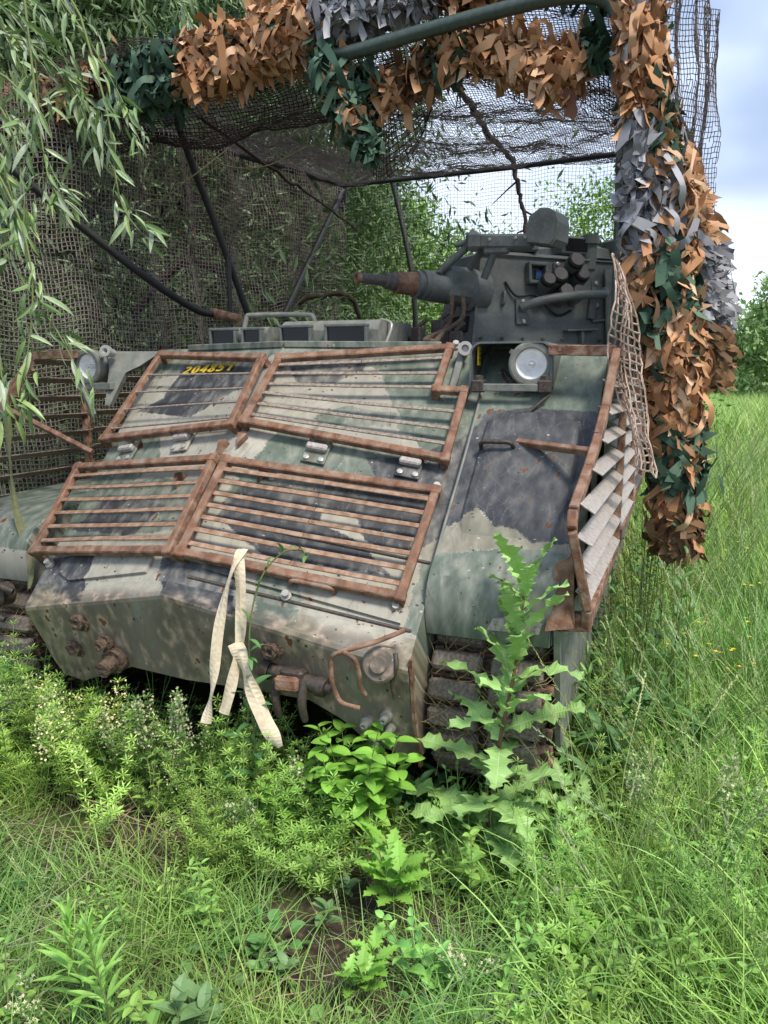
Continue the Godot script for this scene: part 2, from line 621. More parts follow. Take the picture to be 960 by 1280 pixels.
	tri_mat("strap", noise_tex(36, 0.03, [[0.0, Color(0.36, 0.37, 0.24)], [1.0, Color(0.5, 0.5, 0.36)]]), 3.0, 0.9)
	var soil := tri_mat("soil", noise_tex(37, 0.008, [[0.0, Color(0.18, 0.14, 0.115)], [0.46, Color(0.28, 0.225, 0.185)], [0.56, Color(0.26, 0.25, 0.15)], [0.68, Color(0.27, 0.31, 0.14)], [1.0, Color(0.35, 0.4, 0.2)]]), 0.5, 0.95, bumps, 2.0)
	soil.uv1_world_triplanar = true
	soil.detail_enabled = true
	soil.detail_albedo = noise_tex(38, 0.11, [[0.0, Color(0.1, 0.08, 0.06, 0.7)], [0.45, Color(0.1, 0.08, 0.06, 0.0)], [0.6, Color(0.5, 0.45, 0.33, 0.0)], [1.0, Color(0.5, 0.45, 0.33, 0.8)]], 512, 4)
	flat_mat("net_cord", Color(0.46, 0.42, 0.41), 0.9)
	flat_mat("net_pale", Color(0.8, 0.72, 0.66), 0.9)
	flat_mat("net_left", Color(0.56, 0.52, 0.5), 0.9)
	flat_mat("net_dark", Color(0.25, 0.21, 0.2), 0.9)
	flat_mat("dark_inside", Color(0.09, 0.095, 0.1), 0.7)
	flat_mat("white_chip", Color(0.82, 0.81, 0.78), 0.6)
	flat_mat("yellow_paint", Color(0.78, 0.66, 0.16), 0.6)
	flat_mat("label_yellow", Color(0.85, 0.72, 0.1), 0.5)
	flat_mat("black_rubber", Color(0.1, 0.1, 0.115), 0.5)
	flat_mat("bright_bolt", Color(0.66, 0.65, 0.62), 0.4, 0.3)
	flat_mat("lamp_metal", Color(0.78, 0.78, 0.78), 0.25, 0.8)
	flat_mat("lamp_reflector", Color(0.98, 0.98, 0.98), 0.4, 0.0)
	var pane := flat_mat("lamp_glass", Color(0.97, 0.98, 0.98, 0.08), 0.04)
	pane.transparency = BaseMaterial3D.TRANSPARENCY_ALPHA
	flat_mat("dark_glass", Color(0.045, 0.065, 0.075), 0.25)
	flat_mat("blue_glass", Color(0.2, 0.32, 0.46), 0.08)
	leafy("leaf", 0.5, Color(0.5, 0.6, 0.3))
	leafy("grass", 0.55, Color(0.5, 0.55, 0.3))
	leafy("willow", 0.42, Color(0.4, 0.48, 0.3))
	leafy("cloth", 0.8, Color(0.16, 0.14, 0.12), 0.3)
	leafy("petal", 0.7, Color(0.5, 0.5, 0.45))
	flat_mat("stem", Color(0.42, 0.47, 0.26), 0.7)
	flat_mat("red_stem", Color(0.45, 0.33, 0.24), 0.7)
	flat_mat("straw", Color(0.6, 0.54, 0.38), 0.9)


# ---------------------------------------------------------------- the vehicle
# a point on the front armour (side is told by the sign of x), lifted by off
func front(x: float, z: float, off := 0.0) -> Vector3:
	var nn := Vector3(LB * signf(x), 1.0, LA).normalized()
	return Vector3(x, 1.68 - LA * z - LB * absf(x), z) + nn * off

func front_normal(side: float) -> Vector3:
	return Vector3(LB * side, 1.0, LA).normalized()

func build_vehicle() -> void:
	var car := thing("armoured_vehicle", "tracked armoured vehicle in splinter camouflage with rusty slat grilles, parked under the net canopy", "armoured vehicle", "", vx)
	# hull: two front plates that meet in a ridge, a lower plate, the roof and the two track shoulders
	var h := Geo.new()
	var ridge0 := Vector3(0, 1.7, -0.022)
	var nose := Vector3(0, 0.84, 0.904)
	for s in [-1.0, 1.0]:
		var inside := Vector3(0.3 * s, 1.0, -1.0)
		var nr := 6
		for i in nr:
			for j in 8:
				var p := func(a: float, b: float) -> Vector3:
					var x: float = (0.88 if s > 0.0 else 0.85) * a * s
					var xl: float = (0.88 if s > 0.0 else 0.71) * a * s
					var top := Vector3(x, 1.7, -0.022 - LB * absf(x) / LA)
					var low := Vector3(xl, 0.84 - 0.209 * absf(xl), 0.904 - 0.1 * absf(xl))
					return top.lerp(low, b)
				h.oquad(p.call(float(i) / nr, j / 8.0), p.call((i + 1.0) / nr, j / 8.0), p.call((i + 1.0) / nr, (j + 1) / 8.0), p.call(float(i) / nr, (j + 1) / 8.0), inside)
		# rounded lip of the nose, then the lower plate with its cut-out
		var edge := []
		var bottoms := [[0.0, 0.47, 0.80], [0.3, 0.47, 0.79], [0.5, 0.46, 0.775], [0.62, 0.4, 0.76], [0.7, 0.32, 0.73], [0.88, 0.27, 0.71]] if s > 0.0 else [[0.0, 0.47, 0.80], [0.25, 0.48, 0.79], [0.4, 0.42, 0.775], [0.52, 0.37, 0.76], [0.63, 0.38, 0.75], [0.69, 0.45, 0.75], [0.71, 0.5, 0.755]]
		for b in bottoms:
			var x: float = b[0]
			edge.append([Vector3(x * s, 0.84 - 0.209 * x, 0.904 - 0.1 * x), Vector3(x * s, 0.826 - 0.209 * x, 0.911 - 0.1 * x), Vector3(x * s, 0.812 - 0.209 * x, 0.909 - 0.1 * x), Vector3(x * s, b[1], b[2]), Vector3(x * s, b[1] - 0.02, b[2] - 0.2)])
		for i in edge.size() - 1:
			for k in 4:
				h.oquad(edge[i][k], edge[i + 1][k], edge[i + 1][k + 1], edge[i][k + 1], inside)
		if s < 0.0:
			# the left end of the nose is cut back slantwise
			h.plate([Vector3(-0.85, 1.7, -0.307), Vector3(-0.71, 0.692, 0.833), Vector3(-0.71, 0.5, 0.755), Vector3(-0.85, 0.4, 0.3), Vector3(-0.88, 0.9, -0.5)], Vector3(0.02, 0, 0))
		# side plate next to the track
		var sp := [Vector3(-0.86, 0.62, 0.45), Vector3(-0.86, 0.4, 0.45), Vector3(-0.88, 0.25, -0.5), Vector3(-0.88, 0.95, -0.5), Vector3(-0.86, 0.95, 0.4)] if s < 0.0 else [Vector3(0.88 * s, 0.656, 0.816), Vector3(0.88 * s, 0.6, 0.815), Vector3(0.88 * s, 0.27, 0.71), Vector3(0.88 * s, 0.25, -0.5), Vector3(0.88 * s, 0.95, -0.5), Vector3(0.88 * s, 0.95, 0.5)]
		h.plate(sp, Vector3(-0.02 * s, 0, 0))
		# belly behind the lower plate
		h.oquad(Vector3(0, 0.45, 0.6), Vector3(0.88 * s, 0.25, 0.5), Vector3(0.88 * s, 0.25, -4.4), Vector3(0, 0.4, -4.4), Vector3(0, 1, -2))
		# roof, rear, upper side
		h.oquad(Vector3(0, 1.7, -0.022), Vector3(0.88 * s, 1.7, -0.307), Vector3(0.88 * s, 1.7, -4.5), Vector3(0, 1.7, -4.5), Vector3(0, 1, -2))
		if s > 0.0:
			h.oquad(Vector3(0.88, 1.7, -0.307), Vector3(1.36, 1.7, -0.307), Vector3(1.36, 1.7, -4.5), Vector3(0.88, 1.7, -4.5), Vector3(0, 1, -2))
		h.oquad(Vector3(0, 1.7, -4.5), Vector3(1.22 * s, 1.7, -4.5), Vector3(1.3 * s, 0.6, -4.6), Vector3(0, 0.5, -4.6), Vector3(0, 1, -2))
		# track shoulder: its profile runs from the roof down to the rounded fender
		if s < 0.0:
			# the left side has an upright wall and a low fender shelf
			h.plate([Vector3(-0.85, 1.69, -0.32), Vector3(-0.85, 0.93, -0.1), Vector3(-0.85, 0.9, -4.5), Vector3(-0.85, 1.69, -4.5)], Vector3(0.02, 0, 0))
		var prof := [Vector2(1.03, -3.0), Vector2(1.02, -0.6), Vector2(1.01, 0.1), Vector2(0.995, 0.4), Vector2(0.965, 0.53), Vector2(0.93, 0.6), Vector2(0.885, 0.637), Vector2(0.83, 0.655), Vector2(0.765, 0.652), Vector2(0.71, 0.635)] if s < 0.0 else [Vector2(1.7, -0.307), Vector2(1.52, -0.075), Vector2(1.3, 0.175), Vector2(1.08, 0.42), Vector2(0.965, 0.55), Vector2(0.93, 0.6), Vector2(0.885, 0.637), Vector2(0.83, 0.655), Vector2(0.765, 0.652), Vector2(0.71, 0.635)]
		var wide := [1.36, 1.36, 1.355, 1.345, 1.335, 1.32, 1.31, 1.305, 1.3, 1.3]
		for i in prof.size() - 1:
			var a0 := Vector3(0.883 * s, prof[i].x, prof[i].y)
			var a1 := Vector3(0.883 * s, prof[i + 1].x, prof[i + 1].y)
			var b0 := Vector3(wide[i] * s, prof[i].x, prof[i].y)
			var b1 := Vector3(wide[i + 1] * s, prof[i + 1].x, prof[i + 1].y)
			var pn := []
			for e in [i, i + 1]:
				var t2: Vector2 = (prof[mini(e + 1, prof.size() - 1)] as Vector2) - (prof[maxi(e - 1, 0)] as Vector2)
				pn.append(Vector3(0, t2.y, -t2.x).normalized())
			h.squad(a0, b0, b1, a1, pn[0], pn[0], pn[1], pn[1])
			h.oquad(a0, a1, Vector3(a1.x, a1.y - 0.25, a1.z - 0.3), Vector3(a0.x, a0.y - 0.25, a0.z - 0.3), Vector3(s * 1.2, 1, -0.5))
			h.oquad(b0, b1, Vector3(b1.x, 0.72, -4.5 if i == 0 else b0.z), Vector3(b0.x, 0.72, -4.5 if i == 0 else b0.z), Vector3(0, 1, -0.5))
		if s > 0.0:
			h.oquad(Vector3(1.36, 1.7, -0.307), Vector3(1.36, 1.7, -4.5), Vector3(1.36, 0.72, -4.5), Vector3(1.36, 0.72, -0.307), Vector3(0, 1, -2))
		else:
			h.oquad(Vector3(-1.36, 1.03, -3.0), Vector3(-1.36, 1.0, 0.4), Vector3(-1.36, 0.72, 0.4), Vector3(-1.36, 0.72, -3.0), Vector3(0, 0.9, -1))
		h.oquad(Vector3(0.883 * s, 0.71, 0.635), Vector3(1.3 * s, 0.71, 0.635), Vector3(1.3 * s, 0.73, 0.3), Vector3(0.883 * s, 0.73, 0.3), Vector3(1.1 * s, 1.0, 0.4))
	part(car, "hull", h.mesh(Vector3.ZERO, true), mats.camo)

	# the domed cover on the right shoulder
	var dome := Geo.new()
	var dp := func(u: float, w: float) -> Vector3:
		var x := lerpf(0.925, 1.325, u)
		var y := lerpf(0.99, 1.45, w)
		var z := lerpf(0.52, 0.0, (y - 0.99) / 0.46)
		var corner := maxf(0.0, Vector2(maxf(0.0, absf(u - 0.5) - 0.28) / 0.22, maxf(0.0, w - 0.78) / 0.22).length())
		var rise := 0.045 * sqrt(maxf(0.0, 1.0 - corner * corner)) * smoothstep(0.0, 0.25, w) - 0.012
		return Vector3(x, y, z) + Vector3(0, 0.66, 0.75) * rise
	for i in 16:
		for j in 16:
			dome.oquad(dp.call(i / 16.0, j / 16.0), dp.call((i + 1) / 16.0, j / 16.0), dp.call((i + 1) / 16.0, (j + 1) / 16.0), dp.call(i / 16.0, (j + 1) / 16.0), Vector3(1.1, 0.5, -1))
	part(car, "shoulder_cover", dome.mesh(Vector3.ZERO, true), mats.camo)

	# seams: raised edges of the access plates and weld lines
	for l in [[0.02, 0.66, 0.86, 0.53], [0.06, 0.84, 0.86, 0.73]]:
		var g := Geo.new()
		g.bar(front(l[0], l[1], 0.002), front(l[2], l[3], 0.002), 0.012, 0.008, front_normal(1))
		part(car, "plate_seam", g.mesh(), mats.old_steel)
	var weld := Geo.new()
	weld.tube(curve([Vector3(0.885, 1.56, -0.12), Vector3(0.89, 1.3, 0.17), Vector3(0.887, 1.08, 0.42), Vector3(0.885, 0.93, 0.58)], 4), 0.006, 6)
	part(car, "weld_seam", weld.mesh(), mats.grey_paint)
	# plate hatches on the left side of the lower front
	for sg in [-1.0, 1.0]:
		var g := Geo.new()
		var a := [[0.1, 0.835], [0.82, 0.755], [0.8, 0.72], [0.76, 0.695], [0.1, 0.775]] if sg > 0.0 else [[0.12, 0.86], [0.52, 0.82], [0.6, 0.78], [0.64, 0.72], [0.12, 0.77]]
		var pl := []
		for q in a:
			pl.append(front(q[0] * sg, q[1] - 0.03, 0.001))
		g.plate(pl, front_normal(sg) * 0.012)
		part(car, "access_plate", g.mesh(Vector3.ZERO, true), mats.camo)

	# the four grilles: corners [x, z] inner-top, outer-top, (notch), outer-bottom, inner-bottom
	var up_r := [[0.03, 0.06], [0.705, -0.205], [0.705, -0.02], [0.815, -0.05], [0.815, 0.215], [0.012, 0.335]]
	var up_l := [[-0.04, 0.055], [-0.755, -0.2], [-0.79, 0.2], [-0.02, 0.345]]
	var lo_r := [[0.016, 0.485], [0.815, 0.33], [0.80, 0.67], [0.018, 0.8]]
	var lo_l := [[-0.022, 0.48], [-0.85, 0.31], [-0.79, 0.655], [-0.01, 0.8]]
	grille(car, up_r, 6, mats.dusty_slat, "rusty upper right grille with a notched corner")
	grille(car, up_l, 4, mats.dusty_slat, "rusty upper left grille over the yellow number")
	grille(car, lo_r, 7, mats.rust_slat, "rusty lower right grille")
	grille(car, lo_l, 6, mats.rust_slat, "rusty lower left grille")

	# painted number
	var tm := TextMesh.new()
	var font := SystemFont.new()
	font.font_names = PackedStringArray(["Droid Sans"])
	font.font_weight = 700
	tm.font = font
	tm.text = "2 0 4 8 5 1".replace(" ", "\u200a")
	tm.font_size = 32
	tm.pixel_size = 0.0029
	tm.depth = 0.004
	var nm := part(car, "painted_number", tm, mats.yellow_paint)
	var along := (front(-0.243, -0.03) - front(-0.548, -0.085)).normalized()
	var nn := front_normal(-1)
	along = (along - nn * along.dot(nn)).normalized()
	along = (along + nn.cross(along) * -0.1).normalized()
	nm.transform = Transform3D(Basis(along * 0.95, (nn.cross(along) + along * 0.1) * 0.76, nn), front(-0.395, -0.037, 0.012))

	# hinges, lugs, handles and bolts on the front
	for q in [[0.326, 0.323], [0.69, 0.257], [-0.3, 0.31], [-0.62, 0.275]]:
		hinge(car, front(q[0], q[1], 0.006), signf(q[0]))
	for q in [[0.02, 0.39], [-0.05, 0.41], [0.16, 0.47], [-0.2, 0.5]]:
		var g := Geo.new()
		var p := front(q[0], q[1], 0.0)
		var b := aim(Vector3(0, -LA, 1), front_normal(signf(q[0])))
		g.plate([p + b * Vector3(-0.02, 0, -0.03), p + b * Vector3(0.02, 0, -0.03), p + b * Vector3(0.0, 0.0, 0.03)], b.y * 0.03)
		part(car, "grille_lug", g.mesh(), mats.rust)
	for q in [[0.5, 0.735, 0.075], [-0.5, 0.7, 0.075]]:
		handle(car, front(q[0] - q[2], q[1] + 0.012 * signf(q[0]), 0.012), front(q[0] + q[2], q[1] - 0.012 * signf(q[0]), 0.012), front_normal(signf(q[0])), 0.035, mats.rust)
	handle(car, Vector3(0.955, 1.31, 0.2), Vector3(1.075, 1.31, 0.2), Vector3(0, 0.74, 0.67), 0.035, mats.old_steel)
	for q in [[0.81, 0.3], [0.79, 0.69], [0.2, 0.46], [-0.02, 0.75], [0.42, 0.78], [-0.7, 0.70], [0.72, -0.25]]:
		var g := Geo.new()
		g.lathe(front(q[0], q[1]), front_normal(signf(q[0])), [[0, 0.02], [0.012, 0.02], [0.012, 0.013], [0.03, 0.013], [0.03, 0.0]], 10)
		part(car, "bolt", g.mesh(), mats.bright_bolt)

	# roof edge beam and the cap beside the headlamp
	var rb := Geo.new()
	rb.bar(Vector3(-0.62, 1.705, -0.225), Vector3(0.0, 1.71, -0.035), 0.05, 0.028)
	rb.bar(Vector3(0.0, 1.71, -0.035), Vector3(0.66, 1.705, -0.235), 0.05, 0.028)
	part(car, "roof_edge", rb.mesh(Vector3.ZERO, true), mats.camo)
	var cap := Geo.new()
	cap.lathe(Vector3(0.772, 1.68, -0.22), Vector3(0.25, 0.1, 1), [[0, 0.018], [0.05, 0.018], [0.05, 0.03], [0.08, 0.03], [0.08, 0.016], [0.06, 0.012], [0.06, 0]], 16)
	part(car, "drain_plug", cap.mesh(), mats.bright_bolt)
	cap = Geo.new()
	cap.bar(Vector3(0.76, 1.5, -0.05), Vector3(0.765, 1.68, -0.2), 0.03, 0.02, Vector3(0, 0.6, 0.6))
	part(car, "bracket", cap.mesh(), mats.grey_paint)

	# right headlamp in its guard box
	var hb := part(car, "headlamp_box", headlamp_box(), mats.turret_paint)
	headlamp(car, Vector3(1.085, 1.622, -0.075), Vector3(0.1, 0.0, 1), "right headlamp inside the guard box")
	var lb := Geo.new()
	lb.box(Vector3(0.866, 1.655, -0.085), Vector3(0.006, 0.075, 0.034))
	part(hb, "warning_label", lb.mesh(), mats.label_yellow)
	for k in 3:
		lb = Geo.new()
		lb.box(Vector3(0.8695, 1.638 + k * 0.018, -0.085), Vector3(0.002, 0.005, 0.02))
		part(hb, "label_print", lb.mesh(), mats.black_rubber)
	lb = Geo.new()
	lb.bar(Vector3(0.89, 1.53, 0.0), Vector3(1.14, 1.53, 0.0), 0.02, 0.03)
	part(hb, "cross_bar", lb.mesh(), mats.grey_paint)
	for x in [0.885, 1.15]:
		lb = Geo.new()
		lb.box(Vector3(x, 1.535, -0.01), Vector3(0.05, 0.05, 0.05), Basis.IDENTITY, 0.006)
		lb.lathe(Vector3(x, 1.56, -0.01), Vector3.UP, [[0, 0.02], [0.015, 0.02], [0.02, 0.0]], 10)
		part(hb, "clamp", lb.mesh(), mats.old_steel)
	for k in 2:
		lb = Geo.new()
		lb.tube(curve([Vector3(0.93, 1.6 - k * 0.016, -0.22), Vector3(0.96, 1.59 - k * 0.016, -0.14), Vector3(1.0, 1.555 - k * 0.01, -0.1), Vector3(1.05, 1.56 - k * 0.01, -0.13), Vector3(1.08, 1.58, -0.16)], 5), 0.008, 7)
		part(hb, "cable", lb.mesh(), mats.old_steel)
	lb = Geo.new()
	lb.tube([Vector3(1.16, 1.53, -0.02), Vector3(1.165, 1.5, 0.0), Vector3(1.1, 1.44, 0.025), Vector3(1.06, 1.405, 0.06)], 0.007, 6)
	part(hb, "stay_rod", lb.mesh(), mats.old_steel)

	# left headlamp on its bracket
	headlamp(car, Vector3(-1.12, 1.615, -0.1), Vector3(-0.05, 0.0, 1), "left headlamp behind the willow leaves")
	lb = Geo.new()
	lb.plate([Vector3(-1.05, 1.69, -0.12), Vector3(-0.78, 1.69, -0.2), Vector3(-0.86, 1.62, -0.13), Vector3(-0.93, 1.585, -0.1), Vector3(-0.955, 1.5, -0.06), Vector3(-0.97, 1.43, -0.02), Vector3(-1.0, 1.43, -0.02), Vector3(-1.02, 1.6, -0.09)], Vector3(0, 0, -0.03))
	part(car, "lamp_bracket", lb.mesh(), mats.grey_paint)
	lb = Geo.new()
	lb.bar(Vector3(-1.2, 1.515, -0.07), Vector3(-0.97, 1.52, -0.05), 0.03, 0.035)
	lb.bar(Vector3(-1.16, 1.5, -0.05), Vector3(-0.99, 1.38, 0.07), 0.02, 0.03)
	part(car, "lamp_bracket", lb.mesh(), mats.grey_paint)
	lb = Geo.new()
	lb.lathe(Vector3(-1.0, 1.68, -0.1), Vector3(0.2, 0.15, 1), [[0, 0.02], [0.05, 0.02], [0.05, 0.028], [0.075, 0.028], [0.075, 0.014], [0.05, 0.0]], 14)
	part(car, "drain_plug", lb.mesh(), mats.bright_bolt)

	nose_fittings(car)
	for s in [-1.0, 1.0]:
		track(car, s)
	roof_items(car)
	turret(car)
	slat_side(car, 1.0)
	slat_side(car, -1.0)

func grille(car: Node3D, cs: Array, n: int, slat_mat: Material, label: String) -> void:
	var off := 0.045
	var pts := []
	for c in cs:
		pts.append(front(c[0], c[1], off))
	var side := signf(cs[1][0])
	var nrm := front_normal(side)
	var g := Geo.new()
	for i in pts.size():
		g.bar(pts[i], pts[(i + 1) % pts.size()], 0.032, 0.03, nrm, 0.004)
	for i in pts.size():
		g.box(pts[i], Vector3(0.04, 0.034, 0.04), aim(pts[(i + 1) % pts.size()] - pts[i], nrm), 0.004)
		var foot := pts[i] - nrm * 0.03 as Vector3
		g.box(foot, Vector3(0.03, 0.05, 0.03), aim(pts[(i + 1) % pts.size()] - pts[i], nrm), 0.003)
	var fr := part(car, "grille", g.mesh(), mats.rust, label)
	var it: Array = cs[0]
	var ib: Array = cs[-1]
	for k in n:
		var t := (k + 0.75) / (n + 0.5)
		if n == 4:
			t = (k + 1.25) / (n + 0.75)
		var a := Vector2(lerpf(it[0], ib[0], t), lerpf(it[1], ib[1], t))
		# where that line meets the outer side, following the notch
		var zz := lerpf(cs[1][1], cs[-2][1], t)
		var b := Vector2(lerpf(cs[1][0], cs[-2][0], t), zz)
		if cs.size() > 4:
			b.x = cs[1][0] if zz < -0.02 else cs[3][0]
		var pa := front(a.x if absf(a.x) > 0.001 else 0.001 * side, a.y, off + 0.004)
		var pb := front(b.x, b.y, off + 0.004)
		var s := Geo.new()
		var lean := (nrm + Vector3(0, 0.75, 0) + rv(0.08)).normalized()
		var x := (pb - pa).normalized()
		var pm := (pa + pb) * 0.5 + rv(0.004)
		pa += rv(0.004)
		pb += rv(0.004)
		s.bar(pm + x * 0.001, pb - x * 0.01, 0.024 if slat_mat == mats.rust_slat else (0.022 if side > 0 else 0.012), 0.006, (lean - x * lean.dot(x)).normalized(), 0.0015)
		s.bar(pa + x * 0.01, pm - x * 0.001, 0.024 if slat_mat == mats.rust_slat else (0.022 if side > 0 else 0.012), 0.006, (lean - x * lean.dot(x)).normalized(), 0.0015)
		for e in [pa + x * 0.014, pb - x * 0.014]:
			s.box(e - nrm * 0.003, Vector3(0.018, 0.014, 0.02), Basis.from_euler(rv(2.0)), 0.006)
		part(fr, "slat", s.mesh(), slat_mat)

func hinge(car: Node3D, p: Vector3, side: float) -> void:
	var b := aim(Vector3(0, -LA, 1), front_normal(side))
	var g := Geo.new()
	g.box(p + b.y * 0.004, Vector3(0.095, 0.01, 0.13), b, 0.002)
	var o := part(car, "hinge", g.mesh(Vector3.ZERO, true), mats.camo)
	g = Geo.new()
	g.box(p + b.y * 0.022, Vector3(0.085, 0.028, 0.03), b, 0.006)
	part(o, "hinge_block", g.mesh(), mats.white_slat)
	for x in [-0.03, 0.03]:
		for z in [-0.048, 0.048]:
			g = Geo.new()
			g.lathe(p + b * Vector3(x, 0.006, z), b.y, [[0, 0.012], [0.01, 0.012], [0.012, 0.007], [0.012, 0]], 8)
			part(o, "bolt", g.mesh(), mats.bright_bolt)

func handle(car: Node3D, a: Vector3, b: Vector3, up: Vector3, high: float, m: Material) -> void:
	var g := Geo.new()
	var d := (b - a).normalized()
	g.tube(curve([a - up * 0.02, a + up * high * 0.6, a + up * high + d * 0.02, (a + b) * 0.5 + up * high, b + up * high - d * 0.02, b + up * high * 0.6, b - up * 0.02], 4), 0.009, 8)
	part(car, "handle", g.mesh(), m)

func headlamp_box() -> ArrayMesh:
	var g := Geo.new()
	# a rounded frame, a back and a floor
	var out := []
	var inn := []
	var w := 0.165
	for k in 20:
		var a := PI * k / 19.0
		var x := cos(a)
		var y := sin(a)
		out.append(Vector3(1.008 + signf(x) * (w - 0.05) + x * 0.05, 1.66 + y * 0.05, 0.0))
		inn.append(Vector3(1.008 + signf(x) * (w - 0.05) + x * 0.042, 1.66 + y * 0.042, 0.0))
	out.append(Vector3(1.008 - w, 1.53, 0)); inn.append(Vector3(1.008 - w + 0.008, 1.53, 0))
	out.push_front(Vector3(1.008 + w, 1.53, 0)); inn.push_front(Vector3(1.008 + w - 0.008, 1.53, 0))
	var back := Vector3(0, 0, -0.3)
	var fwd := Vector3(0, 0, -0.02)
	for i in out.size() - 1:
		g.quad(out[i] + fwd, out[i + 1] + fwd, out[i + 1] + back, out[i] + back)
		g.quad(inn[i] + fwd, inn[i] + back, inn[i + 1] + back, inn[i + 1] + fwd)
		g.quad(out[i] + fwd, inn[i] + fwd, inn[i + 1] + fwd, out[i + 1] + fwd)
	for i in inn.size() - 1:
		g.tri(Vector3(1.008, 1.6, -0.29), inn[i] + Vector3(0, 0, -0.29), inn[i + 1] + Vector3(0, 0, -0.29))
	return g.mesh()

func headlamp(car: Node3D, o: Vector3, axis: Vector3, label: String) -> void:
	var z := axis.normalized()
	var g := Geo.new()
	g.lathe(o, z, [[-0.1, 0.0], [-0.1, 0.05], [-0.04, 0.075], [0.0, 0.08], [0.02, 0.08], [0.02, 0.088], [0.05, 0.088], [0.055, 0.08], [0.055, 0.064], [0.04, 0.06]], 28)
	for k in 3:
		var a := TAU * k / 3 + 0.5
		g.box(o + z * 0.035 + Vector3(cos(a), sin(a), 0) * 0.09, Vector3(0.02, 0.02, 0.025), Basis(Vector3(0, 0, 1), a), 0.004)
	var h := part(car, "headlamp", g.mesh(), mats.grey_paint, label)
	g = Geo.new()
	g.lathe(o, z, [[-0.03, 0.0], [-0.025, 0.025], [0.0, 0.045], [0.04, 0.06]], 24)
	part(h, "reflector", g.mesh(), mats.lamp_reflector)
	g = Geo.new()
	g.lathe(o, z, [[0.046, 0.061], [0.056, 0.045], [0.061, 0.02], [0.062, 0.0]], 24)
	part(h, "lens", g.mesh(), mats.lamp_glass)
	g = Geo.new()
	g.lathe(o, z, [[-0.025, 0.012], [0.02, 0.014], [0.035, 0.008], [0.036, 0]], 10)
	part(h, "bulb", g.mesh(), mats.lamp_metal)

